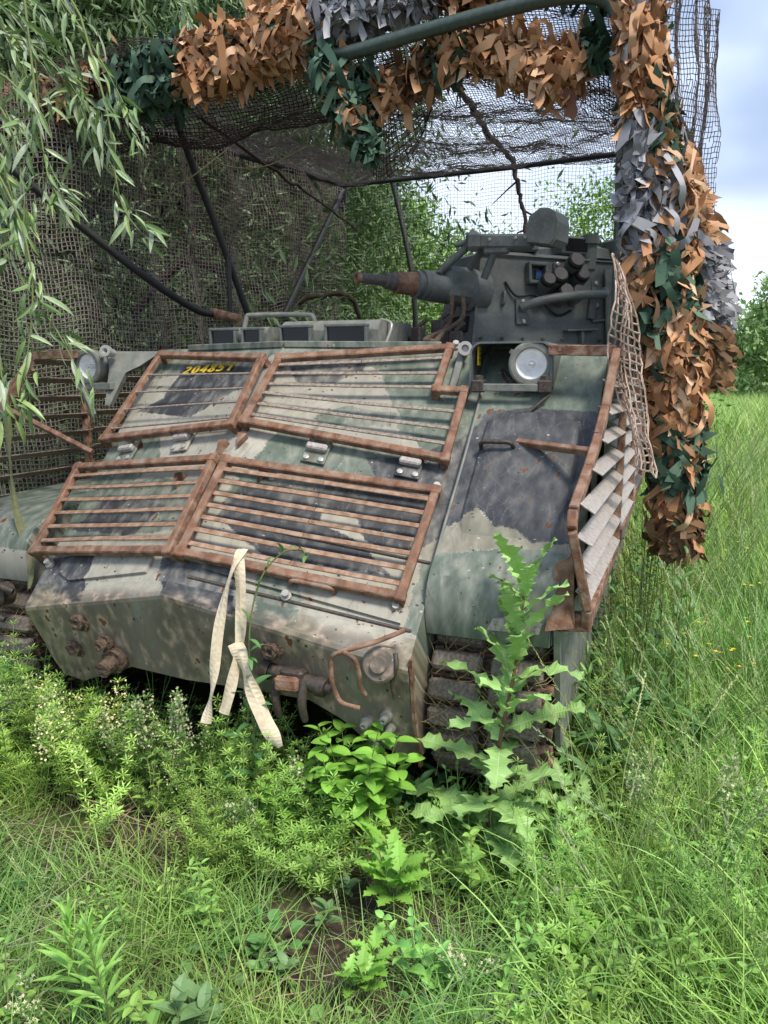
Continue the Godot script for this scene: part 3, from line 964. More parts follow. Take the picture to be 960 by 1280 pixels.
func nose_fittings(car: Node3D) -> void:
	# tow shackle under the middle
	var b := Geo.new()
	b.tube([Vector3(0.38, 0.575, 0.83), Vector3(0.56, 0.545, 0.83)], [0.028, 0.028], 12)
	b.box(Vector3(0.47, 0.56, 0.8), Vector3(0.09, 0.075, 0.12), Basis.IDENTITY, 0.01)
	b.lathe(Vector3(0.56, 0.545, 0.83), Vector3(1, -0.16, 0), [[0, 0.036], [0.03, 0.036], [0.03, 0.018], [0.05, 0.018], [0.05, 0]], 8)
	b.lathe(Vector3(0.38, 0.575, 0.83), Vector3(-1, 0.16, 0), [[0, 0.036], [0.03, 0.036], [0.03, 0]], 12)
	var tow := part(car, "tow_shackle", b.mesh(), mats.old_steel)
	b = Geo.new()
	b.box(Vector3(0.465, 0.555, 0.875), Vector3(0.085, 0.05, 0.03), Basis(Vector3.UP, 0.1), 0.008)
	part(tow, "shackle_pad", b.mesh(), mats.rust)
	for x in [0.415, 0.515]:
		b = Geo.new()
		b.tube(curve([Vector3(x, 0.56, 0.85), Vector3(x + 0.003, 0.49, 0.87), Vector3(x + 0.005, 0.42, 0.85)], 3), [0.016, 0.017, 0.017, 0.016, 0.015, 0.014, 0.011], 10)
		part(tow, "shackle_prong", b.mesh(), mats.old_steel)
	# bolts, plugs and stubs on the lower plate
	for q in [[0.40, 0.66, 0.845, 0.03], [-0.43, 0.66, 0.845, 0.032], [-0.33, 0.58, 0.84, 0.026], [-0.5, 0.535, 0.8, 0.035], [0.79, 0.45, 0.785, 0.014], [0.72, 0.42, 0.785, 0.014], [0.8, 0.4, 0.765, 0.012], [0.75, 0.34, 0.755, 0.014]]:
		b = Geo.new()
		b.lathe(Vector3(q[0], q[1], q[2]), Vector3(0, -0.1, 1), [[-0.03, q[3] * 1.5], [0.006, q[3] * 1.45], [0.008, q[3]], [0.03, q[3]], [0.032, q[3] * 0.5], [0.02, 0.0]], 6 if q[3] > 0.02 else 10)
		part(car, "hull_bolt", b.mesh(), mats.mud if q[3] > 0.02 else mats.grey_paint)
	b = Geo.new()
	b.lathe(Vector3(-0.3, 0.52, 0.78), Vector3(0.0, -0.2, 1), [[0, 0.05], [0.06, 0.05], [0.06, 0.03], [0.12, 0.03], [0.12, 0]], 14)
	part(car, "drain_stub", b.mesh(), mats.mud)
	# right: round plug and the bent tow loop
	b = Geo.new()
	b.lathe(Vector3(0.79, 0.655, 0.83), Vector3(0.1, 0.3, 1), [[-0.03, 0.062], [0.02, 0.06], [0.028, 0.052], [0.028, 0.03], [0.04, 0.026], [0.04, 0]], 22)
	part(car, "round_plug", b.mesh(Vector3.ZERO, true), mats.camo)
	b = Geo.new()
	b.tube(curve([Vector3(0.86, 0.77, 0.80), Vector3(0.78, 0.74, 0.86), Vector3(0.69, 0.715, 0.915), Vector3(0.655, 0.69, 0.92), Vector3(0.652, 0.62, 0.915), Vector3(0.665, 0.55, 0.9), Vector3(0.69, 0.53, 0.9), Vector3(0.74, 0.52, 0.89)], 5), 0.0085, 8)
	part(car, "tow_loop", b.mesh(), mats.rust)
	b = Geo.new()
	b.tube(curve([Vector3(0.7, 0.715, 0.92), Vector3(0.735, 0.7, 0.925), Vector3(0.745, 0.65, 0.91), Vector3(0.742, 0.6, 0.895), Vector3(0.75, 0.56, 0.87)], 5), 0.0085, 8)
	part(car, "tow_loop", b.mesh(), mats.rust)
	b = Geo.new()
	b.tube(curve([Vector3(0.84, 0.7, 0.83), Vector3(0.85, 0.66, 0.85), Vector3(0.83, 0.6, 0.835), Vector3(0.835, 0.54, 0.82)], 4), 0.008, 7)
	part(car, "rod", b.mesh(), mats.old_steel)
	# ribs that stiffen the edge of the plate beside each track
	for s in [1.0]:
		b = Geo.new()
		b.plate([Vector3(0.883 * s, 0.68, 0.825), Vector3(0.883 * s, 0.45, 0.782), Vector3(0.883 * s, 0.25, 0.712), Vector3(0.883 * s, 0.25, 0.695), Vector3(0.883 * s, 0.45, 0.765), Vector3(0.883 * s, 0.68, 0.81)], Vector3(0.012 * s, 0, 0))
		part(car, "edge_rib", b.mesh(), mats.rust)
	# left: lamp cup, hose and tow hook on the outer end of the nose
	b = Geo.new()
	b.tube(curve([Vector3(-0.9, 0.69, 0.72), Vector3(-0.98, 0.72, 0.75), Vector3(-1.05, 0.68, 0.76), Vector3(-1.03, 0.6, 0.74), Vector3(-0.96, 0.56, 0.72)], 5), 0.014, 8)
	part(car, "tow_loop", b.mesh(), mats.old_steel)
	b = Geo.new()
	b.lathe(Vector3(-0.99, 0.66, 0.66), Vector3(-0.1, 0.05, 1), [[0, 0.05], [0.06, 0.05], [0.07, 0.04], [0.07, 0.0]], 18)
	part(car, "round_plug", b.mesh(), mats.old_steel)

func track(car: Node3D, s: float) -> void:
	# the run of the track: up round the front wheel, back along the ground and forward under the shoulder
	var path := []
	for k in 13:
		var a := deg_to_rad(95.0 - 15.0 * k)
		path.append(Vector2(0.24 + cos(a) * 0.36, 0.44 + sin(a) * 0.3))
	for k in 20:
		path.append(Vector2(-0.1 - k * 0.21, 0.05))
	path.append(Vector2(-4.3, 0.3)); path.append(Vector2(-4.3, 0.6))
	for k in 20:
		path.append(Vector2(-4.1 + k * 0.21, 0.7))
	var band := Geo.new()
	for i in path.size():
		var a: Vector2 = path[i]
		var b: Vector2 = path[(i + 1) % path.size()]
		band.bar(Vector3(1.09 * s, a.y, a.x), Vector3(1.09 * s, b.y, b.x), 0.4, 0.05, Vector3(0, (b - a).x, -(b - a).y).normalized() * -1.0, 0.004)
	var tr := part(car, "track", band.mesh(), mats.mud)
	for i in range(0, 22):
		var a: Vector2 = path[i]
		var b: Vector2 = path[i + 1]
		var mid := (a + b) * 0.5
		var dirn := (b - a).normalized()
		var outw := Vector3(0, -dirn.x, dirn.y) if true else Vector3()
		if outw.dot(Vector3(0, mid.y - 0.44, mid.x - 0.2)) < 0.0:
			outw = -outw
		for x in [0.985, 1.195]:
			var g := Geo.new()
			var bs := aim(Vector3(0, dirn.y, dirn.x), outw)
			g.box(Vector3(x * s, mid.y, mid.x) + outw * 0.055, Vector3(0.175, 0.05, 0.066), bs, 0.01)
			part(tr, "track_pad", g.mesh(), mats.pad_rubber)
		var pin := Geo.new()
		pin.tube([Vector3(0.89 * s, a.y, a.x), Vector3(1.315 * s, a.y, a.x)], 0.022, 8)
		part(tr, "track_pin", pin.mesh(), mats.rust)
	# road wheels with hubs
	for k in 8:
		var z := 0.24 if k == 0 else -0.15 - (k - 1) * 0.58
		var y := 0.44 if k == 0 else 0.37
		var r := 0.27 if k == 0 else 0.29
		var g := Geo.new()
		g.lathe(Vector3(0.93 * s, y, z), Vector3(s, 0, 0), [[0, 0], [0, r], [0.3, r], [0.3, r * 0.8], [0.25, r * 0.7], [0.26, r * 0.3], [0.34, r * 0.25], [0.34, 0]], 24)
		part(car, "road_wheel", g.mesh(), mats.mud)
	# mudguard: a grey board hung outside the track
	var sk := Geo.new()
	sk.plate([Vector3(1.315 * s, 0.78, 0.66), Vector3(1.315 * s, 0.3, 0.5), Vector3(1.315 * s, 0.3, -0.5), Vector3(1.315 * s, 0.42, -4.3), Vector3(1.315 * s, 0.78, -4.3)], Vector3(0.02 * s, 0, 0))
	part(car, "track_skirt", sk.mesh(), mats.grey_paint)
	var wc := Geo.new()
	wc.plate([Vector3(1.1 * s, 0.76, 0.66), Vector3(1.27 * s, 0.765, 0.66), Vector3(1.28 * s, 0.8, 0.662), Vector3(1.2 * s, 0.815, 0.662), Vector3(1.12 * s, 0.8, 0.662)], Vector3(0, 0, 0.012))
	part(car, "mudguard_patch", wc.mesh(), mats.white_slat if s > 0 else mats.rust)
	# clods and dry grass caught in the track
	var cl := Geo.new()
	for k in 190:
		var a := deg_to_rad(rng.randf_range(-60, 80))
		var r := rng.randf_range(0.3, 0.375)
		var p := Vector3(rng.randf_range(0.89, 1.3) * s, 0.44 + sin(a) * r * 0.85, 0.24 + cos(a) * r * 1.12)
		cl.box(p, Vector3(rng.randf_range(0.01, 0.05), rng.randf_range(0.01, 0.035), rng.randf_range(0.01, 0.04)), Basis.from_euler(rv(3.0)), 0.004)
	part(tr, "mud_clods", cl.mesh(), mats.mud, "", "stuff")
	var st := Geo.new()
	for k in 340:
		var a := deg_to_rad(rng.randf_range(-50, 95))
		var p := Vector3(rng.randf_range(0.89, 1.3) * s, 0.44 + sin(a) * 0.35, 0.24 + cos(a) * 0.42)
		var d := rv(1.0).normalized() * rng.randf_range(0.03, 0.1)
		st.tube([p - d, p + Vector3(0, -0.01, 0.015), p + d], 0.0013, 3, false)
	part(tr, "caught_straw", st.mesh(), mats.straw, "", "stuff")

func roof_items(car: Node3D) -> void:
	# the driver's hatch: two low armoured hoods with glass blocks
	var hood := Geo.new()
	var arc := func(x0: float, x1: float, y: float, z0: float, z1: float, rad: float) -> void:
		var pr := [[z0, 1.7], [z0, y - rad], [z0 - rad * 0.4, y - rad * 0.3], [z0 - rad, y], [z1, y], [z1, 1.7]]
		var poly := []
		for q in pr:
			poly.append(Vector3(x0, q[1], q[0]))
		hood.plate(poly, Vector3(x1 - x0, 0, 0))
	arc.call(-0.3, 0.24, 1.845, -0.55, -1.05, 0.05)
	arc.call(-0.66, -0.33, 1.815, -0.46, -0.95, 0.035)
	var hh := part(car, "driver_hatch", hood.mesh(), mats.grey_paint)
	for q in [[-0.57, 0.13, 1.755, -0.458, 0.08], [-0.4, 0.09, 1.755, -0.458, 0.08], [-0.2, 0.15, 1.765, -0.548, 0.085], [0.08, 0.2, 1.765, -0.548, 0.085]]:
		var g := Geo.new()
		var o := Vector3(q[0], q[2], q[3] + 0.02)
		for e in [[0, 1], [0, -1]]:
			g.box(o + Vector3(0, e[1] * (q[4] * 0.5 + 0.008), 0), Vector3(q[1] + 0.032, 0.014, 0.04), Basis.IDENTITY, 0.003)
			g.box(o + Vector3(e[1] * (q[1] * 0.5 + 0.008), 0, 0), Vector3(0.014, q[4], 0.04), Basis.IDENTITY, 0.003)
		var f := part(hh, "periscope_frame", g.mesh(), mats.turret_paint)
		g = Geo.new()
		g.box(o, Vector3(q[1], q[4], 0.012))
		part(hh, "periscope_glass", g.mesh(), mats.dark_glass)
	var g := Geo.new()
	g.tube(curve([Vector3(-0.55, 1.79, -0.6), Vector3(-0.54, 1.87, -0.62), Vector3(-0.5, 1.885, -0.63), Vector3(-0.24, 1.885, -0.7), Vector3(-0.19, 1.87, -0.71), Vector3(-0.18, 1.8, -0.71)], 4), 0.014, 8)
	part(hh, "grab_bar", g.mesh(), mats.grey_paint)
	g = Geo.new()
	g.tube(curve([Vector3(0.24, 1.7, -0.62), Vector3(0.27, 1.82, -0.66), Vector3(0.2, 1.85, -0.7)], 5), 0.008, 7)
	part(car, "hose", g.mesh(), mats.bright_bolt)
	# fittings between hatch and turret
	for q in [[0.33, -0.9, 0.05, 0.12], [0.42, -1.0, 0.07, 0.16], [0.26, -1.05, 0.1, 0.08], [0.52, -0.95, 0.03, 0.1]]:
		g = Geo.new()
		g.box(Vector3(q[0], 1.7 + q[3] * 0.5, q[1]), Vector3(q[2], q[3], 0.08), Basis(Vector3.UP, q[0] * 3.0), 0.008)
		g.tube([Vector3(q[0], 1.7 + q[3], q[1]), Vector3(q[0] + 0.05, 1.74 + q[3], q[1])], 0.012, 7)
		part(car, "roof_fitting", g.mesh(), mats.old_steel)
	for q in [[0.44, 0.5, -0.35], [0.5, 0.44, -0.3]]:
		g = Geo.new()
		g.tube(curve([Vector3(q[0], 2.0, -1.15), Vector3(q[0] + 0.02, 1.86, -1.05), Vector3(q[1], 1.75, -0.7), Vector3(0.6, 1.725, q[2])], 5), 0.014, 5)
		part(car, "loose_strap", g.mesh(), mats.mud)

func turret(car: Node3D) -> void:
	# plan of the turret body at its foot and at its top
	var foot := [Vector2(0.52, -1.3), Vector2(0.2, -1.62), Vector2(0.2, -2.75), Vector2(0.75, -3.2), Vector2(1.3, -2.9), Vector2(1.42, -2.2)]
	var top := [Vector2(0.535, -1.4), Vector2(0.3, -1.64), Vector2(0.3, -2.65), Vector2(0.75, -3.05), Vector2(1.24, -2.8), Vector2(1.34, -2.2)]
	var g := Geo.new()
	var y0 := 1.715
	var y1 := 2.25
	var mid := Vector3(0.8, 2.0, -2.1)
	for i in foot.size():
		var j := (i + 1) % foot.size()
		var a := Vector3(foot[i].x, y0, foot[i].y)
		var b := Vector3(foot[j].x, y0, foot[j].y)
		var c := Vector3(top[j].x, y1, top[j].y)
		var d := Vector3(top[i].x, y1, top[i].y)
		g.oquad(a, b, c, d, mid)
		# chamfer to the roof plate
		var ce := Vector3(0.8, y1 + 0.03, -2.1)
		var c2 := c.lerp(ce, 0.06) + Vector3(0, 0.02, 0)
		var d2 := d.lerp(ce, 0.06) + Vector3(0, 0.02, 0)
		g.oquad(d, c, c2, d2, mid)
		g.otri(d2, c2, ce, mid)
	# ring under the turret and the ledge at its foot
	g.lathe(Vector3(0.8, 1.7, -2.1), Vector3.UP, [[0, 0.8], [0.03, 0.8], [0.03, 0.5]], 40)
	g.bar(Vector3(0.52, 1.735, -1.275), Vector3(1.44, 1.735, -2.2), 0.03, 0.035)
	var t := part(car, "turret", g.mesh(), mats.turret_paint)
	var n := Vector3(0.69, 0.12, 0.69).normalized()       # face of the side plate
	var r := Vector3(0.707, 0, -0.707)                    # along the plate
	var u := n.cross(r).normalized() if n.cross(r).y > 0 else -n.cross(r).normalized()
	var fb := Basis(r, u, n)
	# gun: mantlet, jacket, collar rings, barrel
	var ax := (Vector3(0.06, 2.075, -0.9) - Vector3(0.52, 2.04, -1.42)).normalized()
	var go := Vector3(0.47, 2.045, -1.37)
	g = Geo.new()
	g.lathe(go, ax, [[-0.1, 0.12], [0.0, 0.12], [0.02, 0.095], [0.1, 0.09], [0.25, 0.085], [0.27, 0.085], [0.285, 0.075]], 10)
	g.box(go + ax * 0.08 + Vector3(0, 0.02, 0), Vector3(0.17, 0.19, 0.22), aim(ax), 0.03)
	part(t, "gun_mantlet", g.mesh(), mats.turret_paint)
	g = Geo.new()
	g.lathe(go, ax, [[0.27, 0.075], [0.29, 0.08], [0.31, 0.08], [0.315, 0.068], [0.33, 0.068], [0.335, 0.076], [0.35, 0.076], [0.355, 0.064]], 24)
	part(t, "collar", g.mesh(), mats.turret_paint)
	g = Geo.new()
	g.lathe(go, ax, [[0.355, 0.064], [0.47, 0.058], [0.475, 0.048]], 24)
	part(t, "rusty_sleeve", g.mesh(), mats.rust)
	g = Geo.new()
	g.lathe(go, ax, [[0.47, 0.05], [0.5, 0.049], [0.51, 0.043], [0.53, 0.043], [0.54, 0.038], [0.545, 0.03], [0.69, 0.027]], 24)
	part(t, "gun_barrel", g.mesh(), mats.gun_steel)
	g = Geo.new()
	g.lathe(go, ax, [[0.685, 0.03], [0.71, 0.03], [0.71, 0.019], [0.6, 0.017], [0.6, 0]], 20)
	part(t, "muzzle", g.mesh(), mats.rust)
	# recess beside the gun and hanging flap
	g = Geo.new()
	g.box(Vector3(0.415, 1.86, -1.42), Vector3(0.16, 0.09, 0.03), aim(Vector3(-0.7, 0.1, 0.7)), 0.004)
	part(t, "gun_port", g.mesh(), mats.dark_inside)
	g = Geo.new()
	g.bar(Vector3(0.4, 2.0, -1.38), Vector3(0.3, 1.73, -1.45), 0.05, 0.006, Vector3(-0.7, 0, 0.7))
	part(t, "canvas_flap", g.mesh(), mats.mud)
	# sight arm above the gun
	g = Geo.new()
	for pr in [[Vector3(0.36, 2.13, -1.17), Vector3(0.545, 2.285, -1.2)], [Vector3(0.6, 2.09, -1.22), Vector3(0.67, 2.25, -1.2)], [Vector3(0.47, 2.14, -1.33), Vector3(0.6, 2.27, -1.26)]]:
		g.tube(pr, 0.021, 10)
	part(t, "arm_strut", g.mesh(), mats.turret_paint)
	g = Geo.new()
	g.bar(Vector3(0.52, 2.285, -1.2), Vector3(0.87, 2.265, -1.2), 0.06, 0.075, Vector3.UP, 0.012)
	g.box(Vector3(0.55, 2.28, -1.18), Vector3(0.08, 0.1, 0.09), Basis.IDENTITY, 0.02)
	g.bar(Vector3(0.6, 2.23, -1.2), Vector3(0.74, 2.23, -1.2), 0.05, 0.04, Vector3.UP, 0.01)
	g.tube([Vector3(0.44, 2.27, -1.2), Vector3(0.52, 2.285, -1.2)], [0.01, 0.025], 8)
	part(t, "sight_arm", g.mesh(), mats.turret_paint)
	for x in [0.64, 0.78, 0.83]:
		g = Geo.new()
		g.lathe(Vector3(x, 2.285, -1.168), Vector3(0, 0, 1), [[0, 0.009], [0.006, 0.009], [0.008, 0]], 8)
		part(t, "bolt", g.mesh(), mats.bright_bolt)
	# sensor head: a box with a rounded back and a flat slanted face
	g = Geo.new()
	var head := []
	for q in [[-0.075, -0.07], [0.06, -0.085], [0.085, -0.05], [0.09, 0.05], [0.075, 0.1], [0.04, 0.125], [-0.01, 0.125], [-0.065, 0.08], [-0.08, 0.02]]:
		head.append(Vector3(0.915 + q[0] * 0.88, 2.31 + q[1] * 0.88, -1.14) + Vector3(0.0, 0, -q[0] * 0.3))
	g.plate(head, Vector3(0.04, 0, -0.16))
	g.plate(head.map(func(p): return (p - Vector3(0.915, 2.31, -1.14)) * 0.93 + Vector3(0.912, 2.31, -1.128)), Vector3(0.003, 0, -0.012))
	part(t, "sensor_head", g.mesh(), mats.turret_paint)
	# vision block with its sunk window
	var vb := Vector3(0.798, 2.15, -1.649)
	g = Geo.new()
	for e in [[0, 0.052, 0.13, 0.022], [0, -0.052, 0.13, 0.022], [-0.058, 0, 0.02, 0.1], [0.058, 0, 0.02, 0.1]]:
		g.box(vb + fb * Vector3(e[0], e[1], 0.02), Vector3(e[2], e[3], 0.06), fb, 0.005)
	part(t, "vision_block", g.mesh(), mats.turret_paint)
	g = Geo.new()
	g.box(vb + fb * Vector3(0, 0, 0.008), Vector3(0.1, 0.085, 0.01), fb)
	part(t, "block_window", g.mesh(), mats.dark_glass)
	g = Geo.new()
	g.box(vb + fb * Vector3(0.018, -0.004, 0.016), Vector3(0.045, 0.05, 0.008), fb)
	part(t, "prism", g.mesh(), mats.blue_glass)
	# tubes of the smoke discharger and their bent rail
	g = Geo.new()
	var rail := []
	for q in [[0.731, 1.949, -1.545, 0.03], [0.78, 1.975, -1.6, 0.09], [0.88, 2.0, -1.7, 0.12], [1.0, 2.02, -1.83, 0.12], [1.1, 2.03, -1.93, 0.11], [1.135, 2.06, -1.97, 0.06]]:
		rail.append(Vector3(q[0], q[1], q[2]) + n * q[3])
	g.tube(curve(rail, 5), 0.026, 10)
	part(t, "guard_rail", g.mesh(), mats.turret_paint)
	for q in [[0.83, 2.06, -1.68, 0.045], [0.885, 2.09, -1.74, 0.05], [0.965, 2.175, -1.82, 0.05], [1.0, 2.1, -1.86, 0.045], [0.92, 2.0, -1.76, 0.048], [0.985, 2.0, -1.83, 0.045]]:
		var o := Vector3(q[0], q[1], q[2])
		var dd := (n + Vector3(-0.15, 0.35, 0.1)).normalized()
		g = Geo.new()
		g.lathe(o, dd, [[-0.03, q[3] * 0.8], [0.06, q[3] * 0.8], [0.06, q[3]], [0.11, q[3]]], 16)
		var tb := part(t, "smoke_tube", g.mesh(), mats.turret_paint)
		g = Geo.new()
		g.lathe(o, dd, [[0.108, q[3] * 1.02], [0.13, q[3] * 1.0], [0.14, q[3] * 0.8], [0.14, 0]], 16)
		part(t, "smoke_tube_cap", g.mesh(), mats.black_rubber)
	for q in [[0.747, 1.932, -1.559, 0.09, 0.15], [0.905, 2.18, -1.76, 0.05, 0.09], [1.115, 2.05, -1.955, 0.06, 0.17]]:
		g = Geo.new()
		var o := Vector3(q[0], q[1], q[2]) + n * 0.008
		g.box(o, Vector3(q[3], q[4], 0.016), fb, 0.004)
		var pl := part(t, "mounting_plate", g.mesh(), mats.turret_paint)
		for y in [-0.38, 0.38]:
			g = Geo.new()
			g.lathe(o + fb * Vector3(0, y * q[4], 0.006), n, [[0, 0.013], [0.01, 0.013], [0.013, 0.007], [0.013, 0]], 8)
			part(t, "bolt", g.mesh(), mats.bright_bolt)
	for k in 9:
		g = Geo.new()
		var o := Vector3(0.56, 1.775, -1.33).lerp(Vector3(1.36, 1.775, -2.13), k / 8.0) + n * 0.004
		g.lathe(o, n, [[0, 0.011], [0.008, 0.011], [0.01, 0.006], [0.01, 0]], 8)
		part(t, "bolt", g.mesh(), mats.old_steel)
	g = Geo.new()
	g.tube([Vector3(0.525, 1.74, -1.292), Vector3(0.54, 2.245, -1.395)], 0.007, 6)
	g.tube([Vector3(0.54, 2.25, -1.39), Vector3(1.34, 2.25, -2.19)], 0.006, 6)
	part(t, "weld_seam", g.mesh(), mats.turret_paint)
	g = Geo.new()
	g.tube(curve([Vector3(0.66, 2.1, -1.49), Vector3(0.72, 2.02, -1.52), Vector3(0.8, 2.03, -1.6), Vector3(0.84, 2.0, -1.63), Vector3(0.93, 1.92, -1.72), Vector3(1.0, 1.95, -1.8)], 5), 0.007, 6)
	part(t, "cable", g.mesh(), mats.black_rubber)
	# lifting slot, low bracket, edge plate
	g = Geo.new()
	g.tube(curve([Vector3(0.655, 2.04, -1.488), Vector3(0.665, 2.035, -1.46), Vector3(0.665, 1.98, -1.45), Vector3(0.652, 1.965, -1.47)], 3), 0.009, 7)
	part(t, "grab_handle", g.mesh(), mats.turret_paint)
	g = Geo.new()
	g.bar(Vector3(0.98, 1.83, -1.74), Vector3(1.14, 1.84, -1.9), 0.05, 0.012)
	g.box(Vector3(1.06, 1.79, -1.83), Vector3(0.02, 0.09, 0.05), fb, 0.003)
	part(t, "foot_bracket", g.mesh(), mats.turret_paint)
	g = Geo.new()
	g.bar(Vector3(1.11, 2.05, -1.93), Vector3(1.1, 1.9, -1.9), 0.05, 0.04, n, 0.006)
	g.bar(Vector3(1.1, 1.89, -1.92), Vector3(1.17, 1.9, -1.98), 0.06, 0.015, Vector3.UP, 0.003)
	part(t, "foot_bracket", g.mesh(), mats.turret_paint)
	g = Geo.new()
	g.plate([Vector3(1.2, 1.74, -1.95), Vector3(1.36, 1.74, -2.12), Vector3(1.3, 2.2, -2.12), Vector3(1.16, 2.2, -1.99)], n * 0.014)
	part(t, "side_plate", g.mesh(), mats.grey_paint)
	# periscopes along the roof edge
	for q in [[0.62, -1.62, 0.12, 0.05, 0.3], [0.72, -1.7, 0.16, 0.07, 0.3], [0.96, -1.93, 0.2, 0.11, 0.75], [1.22, -2.15, 0.16, 0.11, 0.75]]:
		g = Geo.new()
		var bb := Basis(Vector3.UP, q[4])
		g.box(Vector3(q[0], 2.28 + q[3] * 0.5, q[1]), Vector3(q[2], q[3], 0.14), bb, 0.012)
		var pp := part(t, "periscope", g.mesh(), mats.turret_paint)
		if q[3] > 0.1:
			g = Geo.new()
			g.box(Vector3(q[0], 2.28 + q[3] * 0.52, q[1]) + bb * Vector3(0, 0, 0.068), Vector3(q[2] * 0.82, q[3] * 0.66, 0.01), bb)
			part(t, "periscope_glass", g.mesh(), mats.dark_glass)
	g = Geo.new()
	g.lathe(Vector3(1.07, 2.2, -1.97), Vector3.UP, [[0, 0.045], [0.15, 0.045], [0.15, 0.06], [0.2, 0.06], [0.2, 0]], 16)
	part(t, "post", g.mesh(), mats.turret_paint)
	g = Geo.new()
	g.lathe(Vector3(0.85, 2.27, -2.3), Vector3.UP, [[0, 0.42], [0.06, 0.4], [0.09, 0.3], [0.1, 0]], 32)
	part(t, "commander_hatch", g.mesh(), mats.turret_paint)

func slat_side(car: Node3D, s: float) -> void:
	var line := [Vector3(1.41, 0.8, 0.62), Vector3(1.415, 0.86, 0.64), Vector3(1.362, 1.12, 0.7), Vector3(1.36, 1.17, 0.665), Vector3(1.376, 1.275, 0.45), Vector3(1.39, 1.37, 0.31), Vector3(1.398, 1.46, 0.19), Vector3(1.412, 1.668, 0.0)]
	for i in line.size():
		line[i].x *= s
	var g := Geo.new()
	for i in line.size() - 1:
		g.bar(line[i], line[i + 1], 0.03, 0.045, Vector3(0, 0.5, 0.86), 0.004)
	g.bar(line[0], Vector3(1.42 * s, 0.84, -0.7), 0.03, 0.05)
	g.bar(Vector3(1.42 * s, 0.84, -0.7), Vector3(1.42 * s, 0.84, -3.5), 0.03, 0.05)
	g.bar(line[-1] + Vector3(0, 0, -0.02), Vector3(1.42 * s, 1.67, -3.5), 0.03, 0.04)
	g.bar(line[-1], Vector3(1.16 * s, 1.675, -0.02), 0.045, 0.04)
	for z in [-0.35, -1.4, -2.5, -3.5]:
		g.bar(Vector3(1.425 * s, 0.82, z), Vector3(1.425 * s, 1.69, z), 0.03, 0.04, Vector3(0, 0, 1))
	g.bar(Vector3(1.3 * s, 0.8, 0.62), line[0] + Vector3(0, 0.01, 0), 0.04, 0.06)
	var fr := part(car, "slat_armour_frame", g.mesh(), mats.rust)
	# slanting brace from hull to frame
	g = Geo.new()
	if s > 0:
		g.bar(Vector3(1.08, 1.33, 0.16), Vector3(1.375, 1.325, 0.36), 0.022, 0.03, Vector3(0, 0.7, 0.7))
	else:
		g.bar(Vector3(-1.42, 1.42, 0.2), Vector3(-0.9, 1.22, 0.2), 0.022, 0.03, Vector3(0, 0.7, 0.7))
	part(fr, "brace", g.mesh(), mats.rust)
	g = Geo.new()
	g.plate([Vector3(1.29 * s, 0.78, 0.66), Vector3(1.3 * s, 0.98, 0.56), Vector3(1.36 * s, 1.02, 0.6), Vector3(1.38 * s, 0.8, 0.66)], Vector3(0, 0.0, 0.014))
	part(fr, "gusset", g.mesh(), mats.rust)
	# louvre slats, pitched so that their faces look up and outwards
	for bay in [[0.0, -0.34], [-0.36, -1.4], [-1.41, -2.5], [-2.51, -3.5]]:
		for k in 9:
			var y := 0.9 + k * 0.093
			var z0: float = bay[0]
			if bay[0] == 0.0:
				for i in line.size() - 1:
					if line[i].y <= y and line[i + 1].y > y:
						z0 = lerpf(line[i].z, line[i + 1].z, (y - line[i].y) / (line[i + 1].y - line[i].y))
			var a := Vector3(1.40 * s, y, z0)
			var b := Vector3(1.42 * s, y - 0.012, bay[1])
			g = Geo.new()
			var up := Vector3(0.5 * s, 0.86, 0.0) + rv(0.06)
			g.bar(a, b, 0.056, 0.006, up.normalized(), 0.0015)
			part(fr, "armour_slat", g.mesh(), mats.white_slat if s > 0 and k < 7 and bay[0] > -1 else mats.dusty_slat)


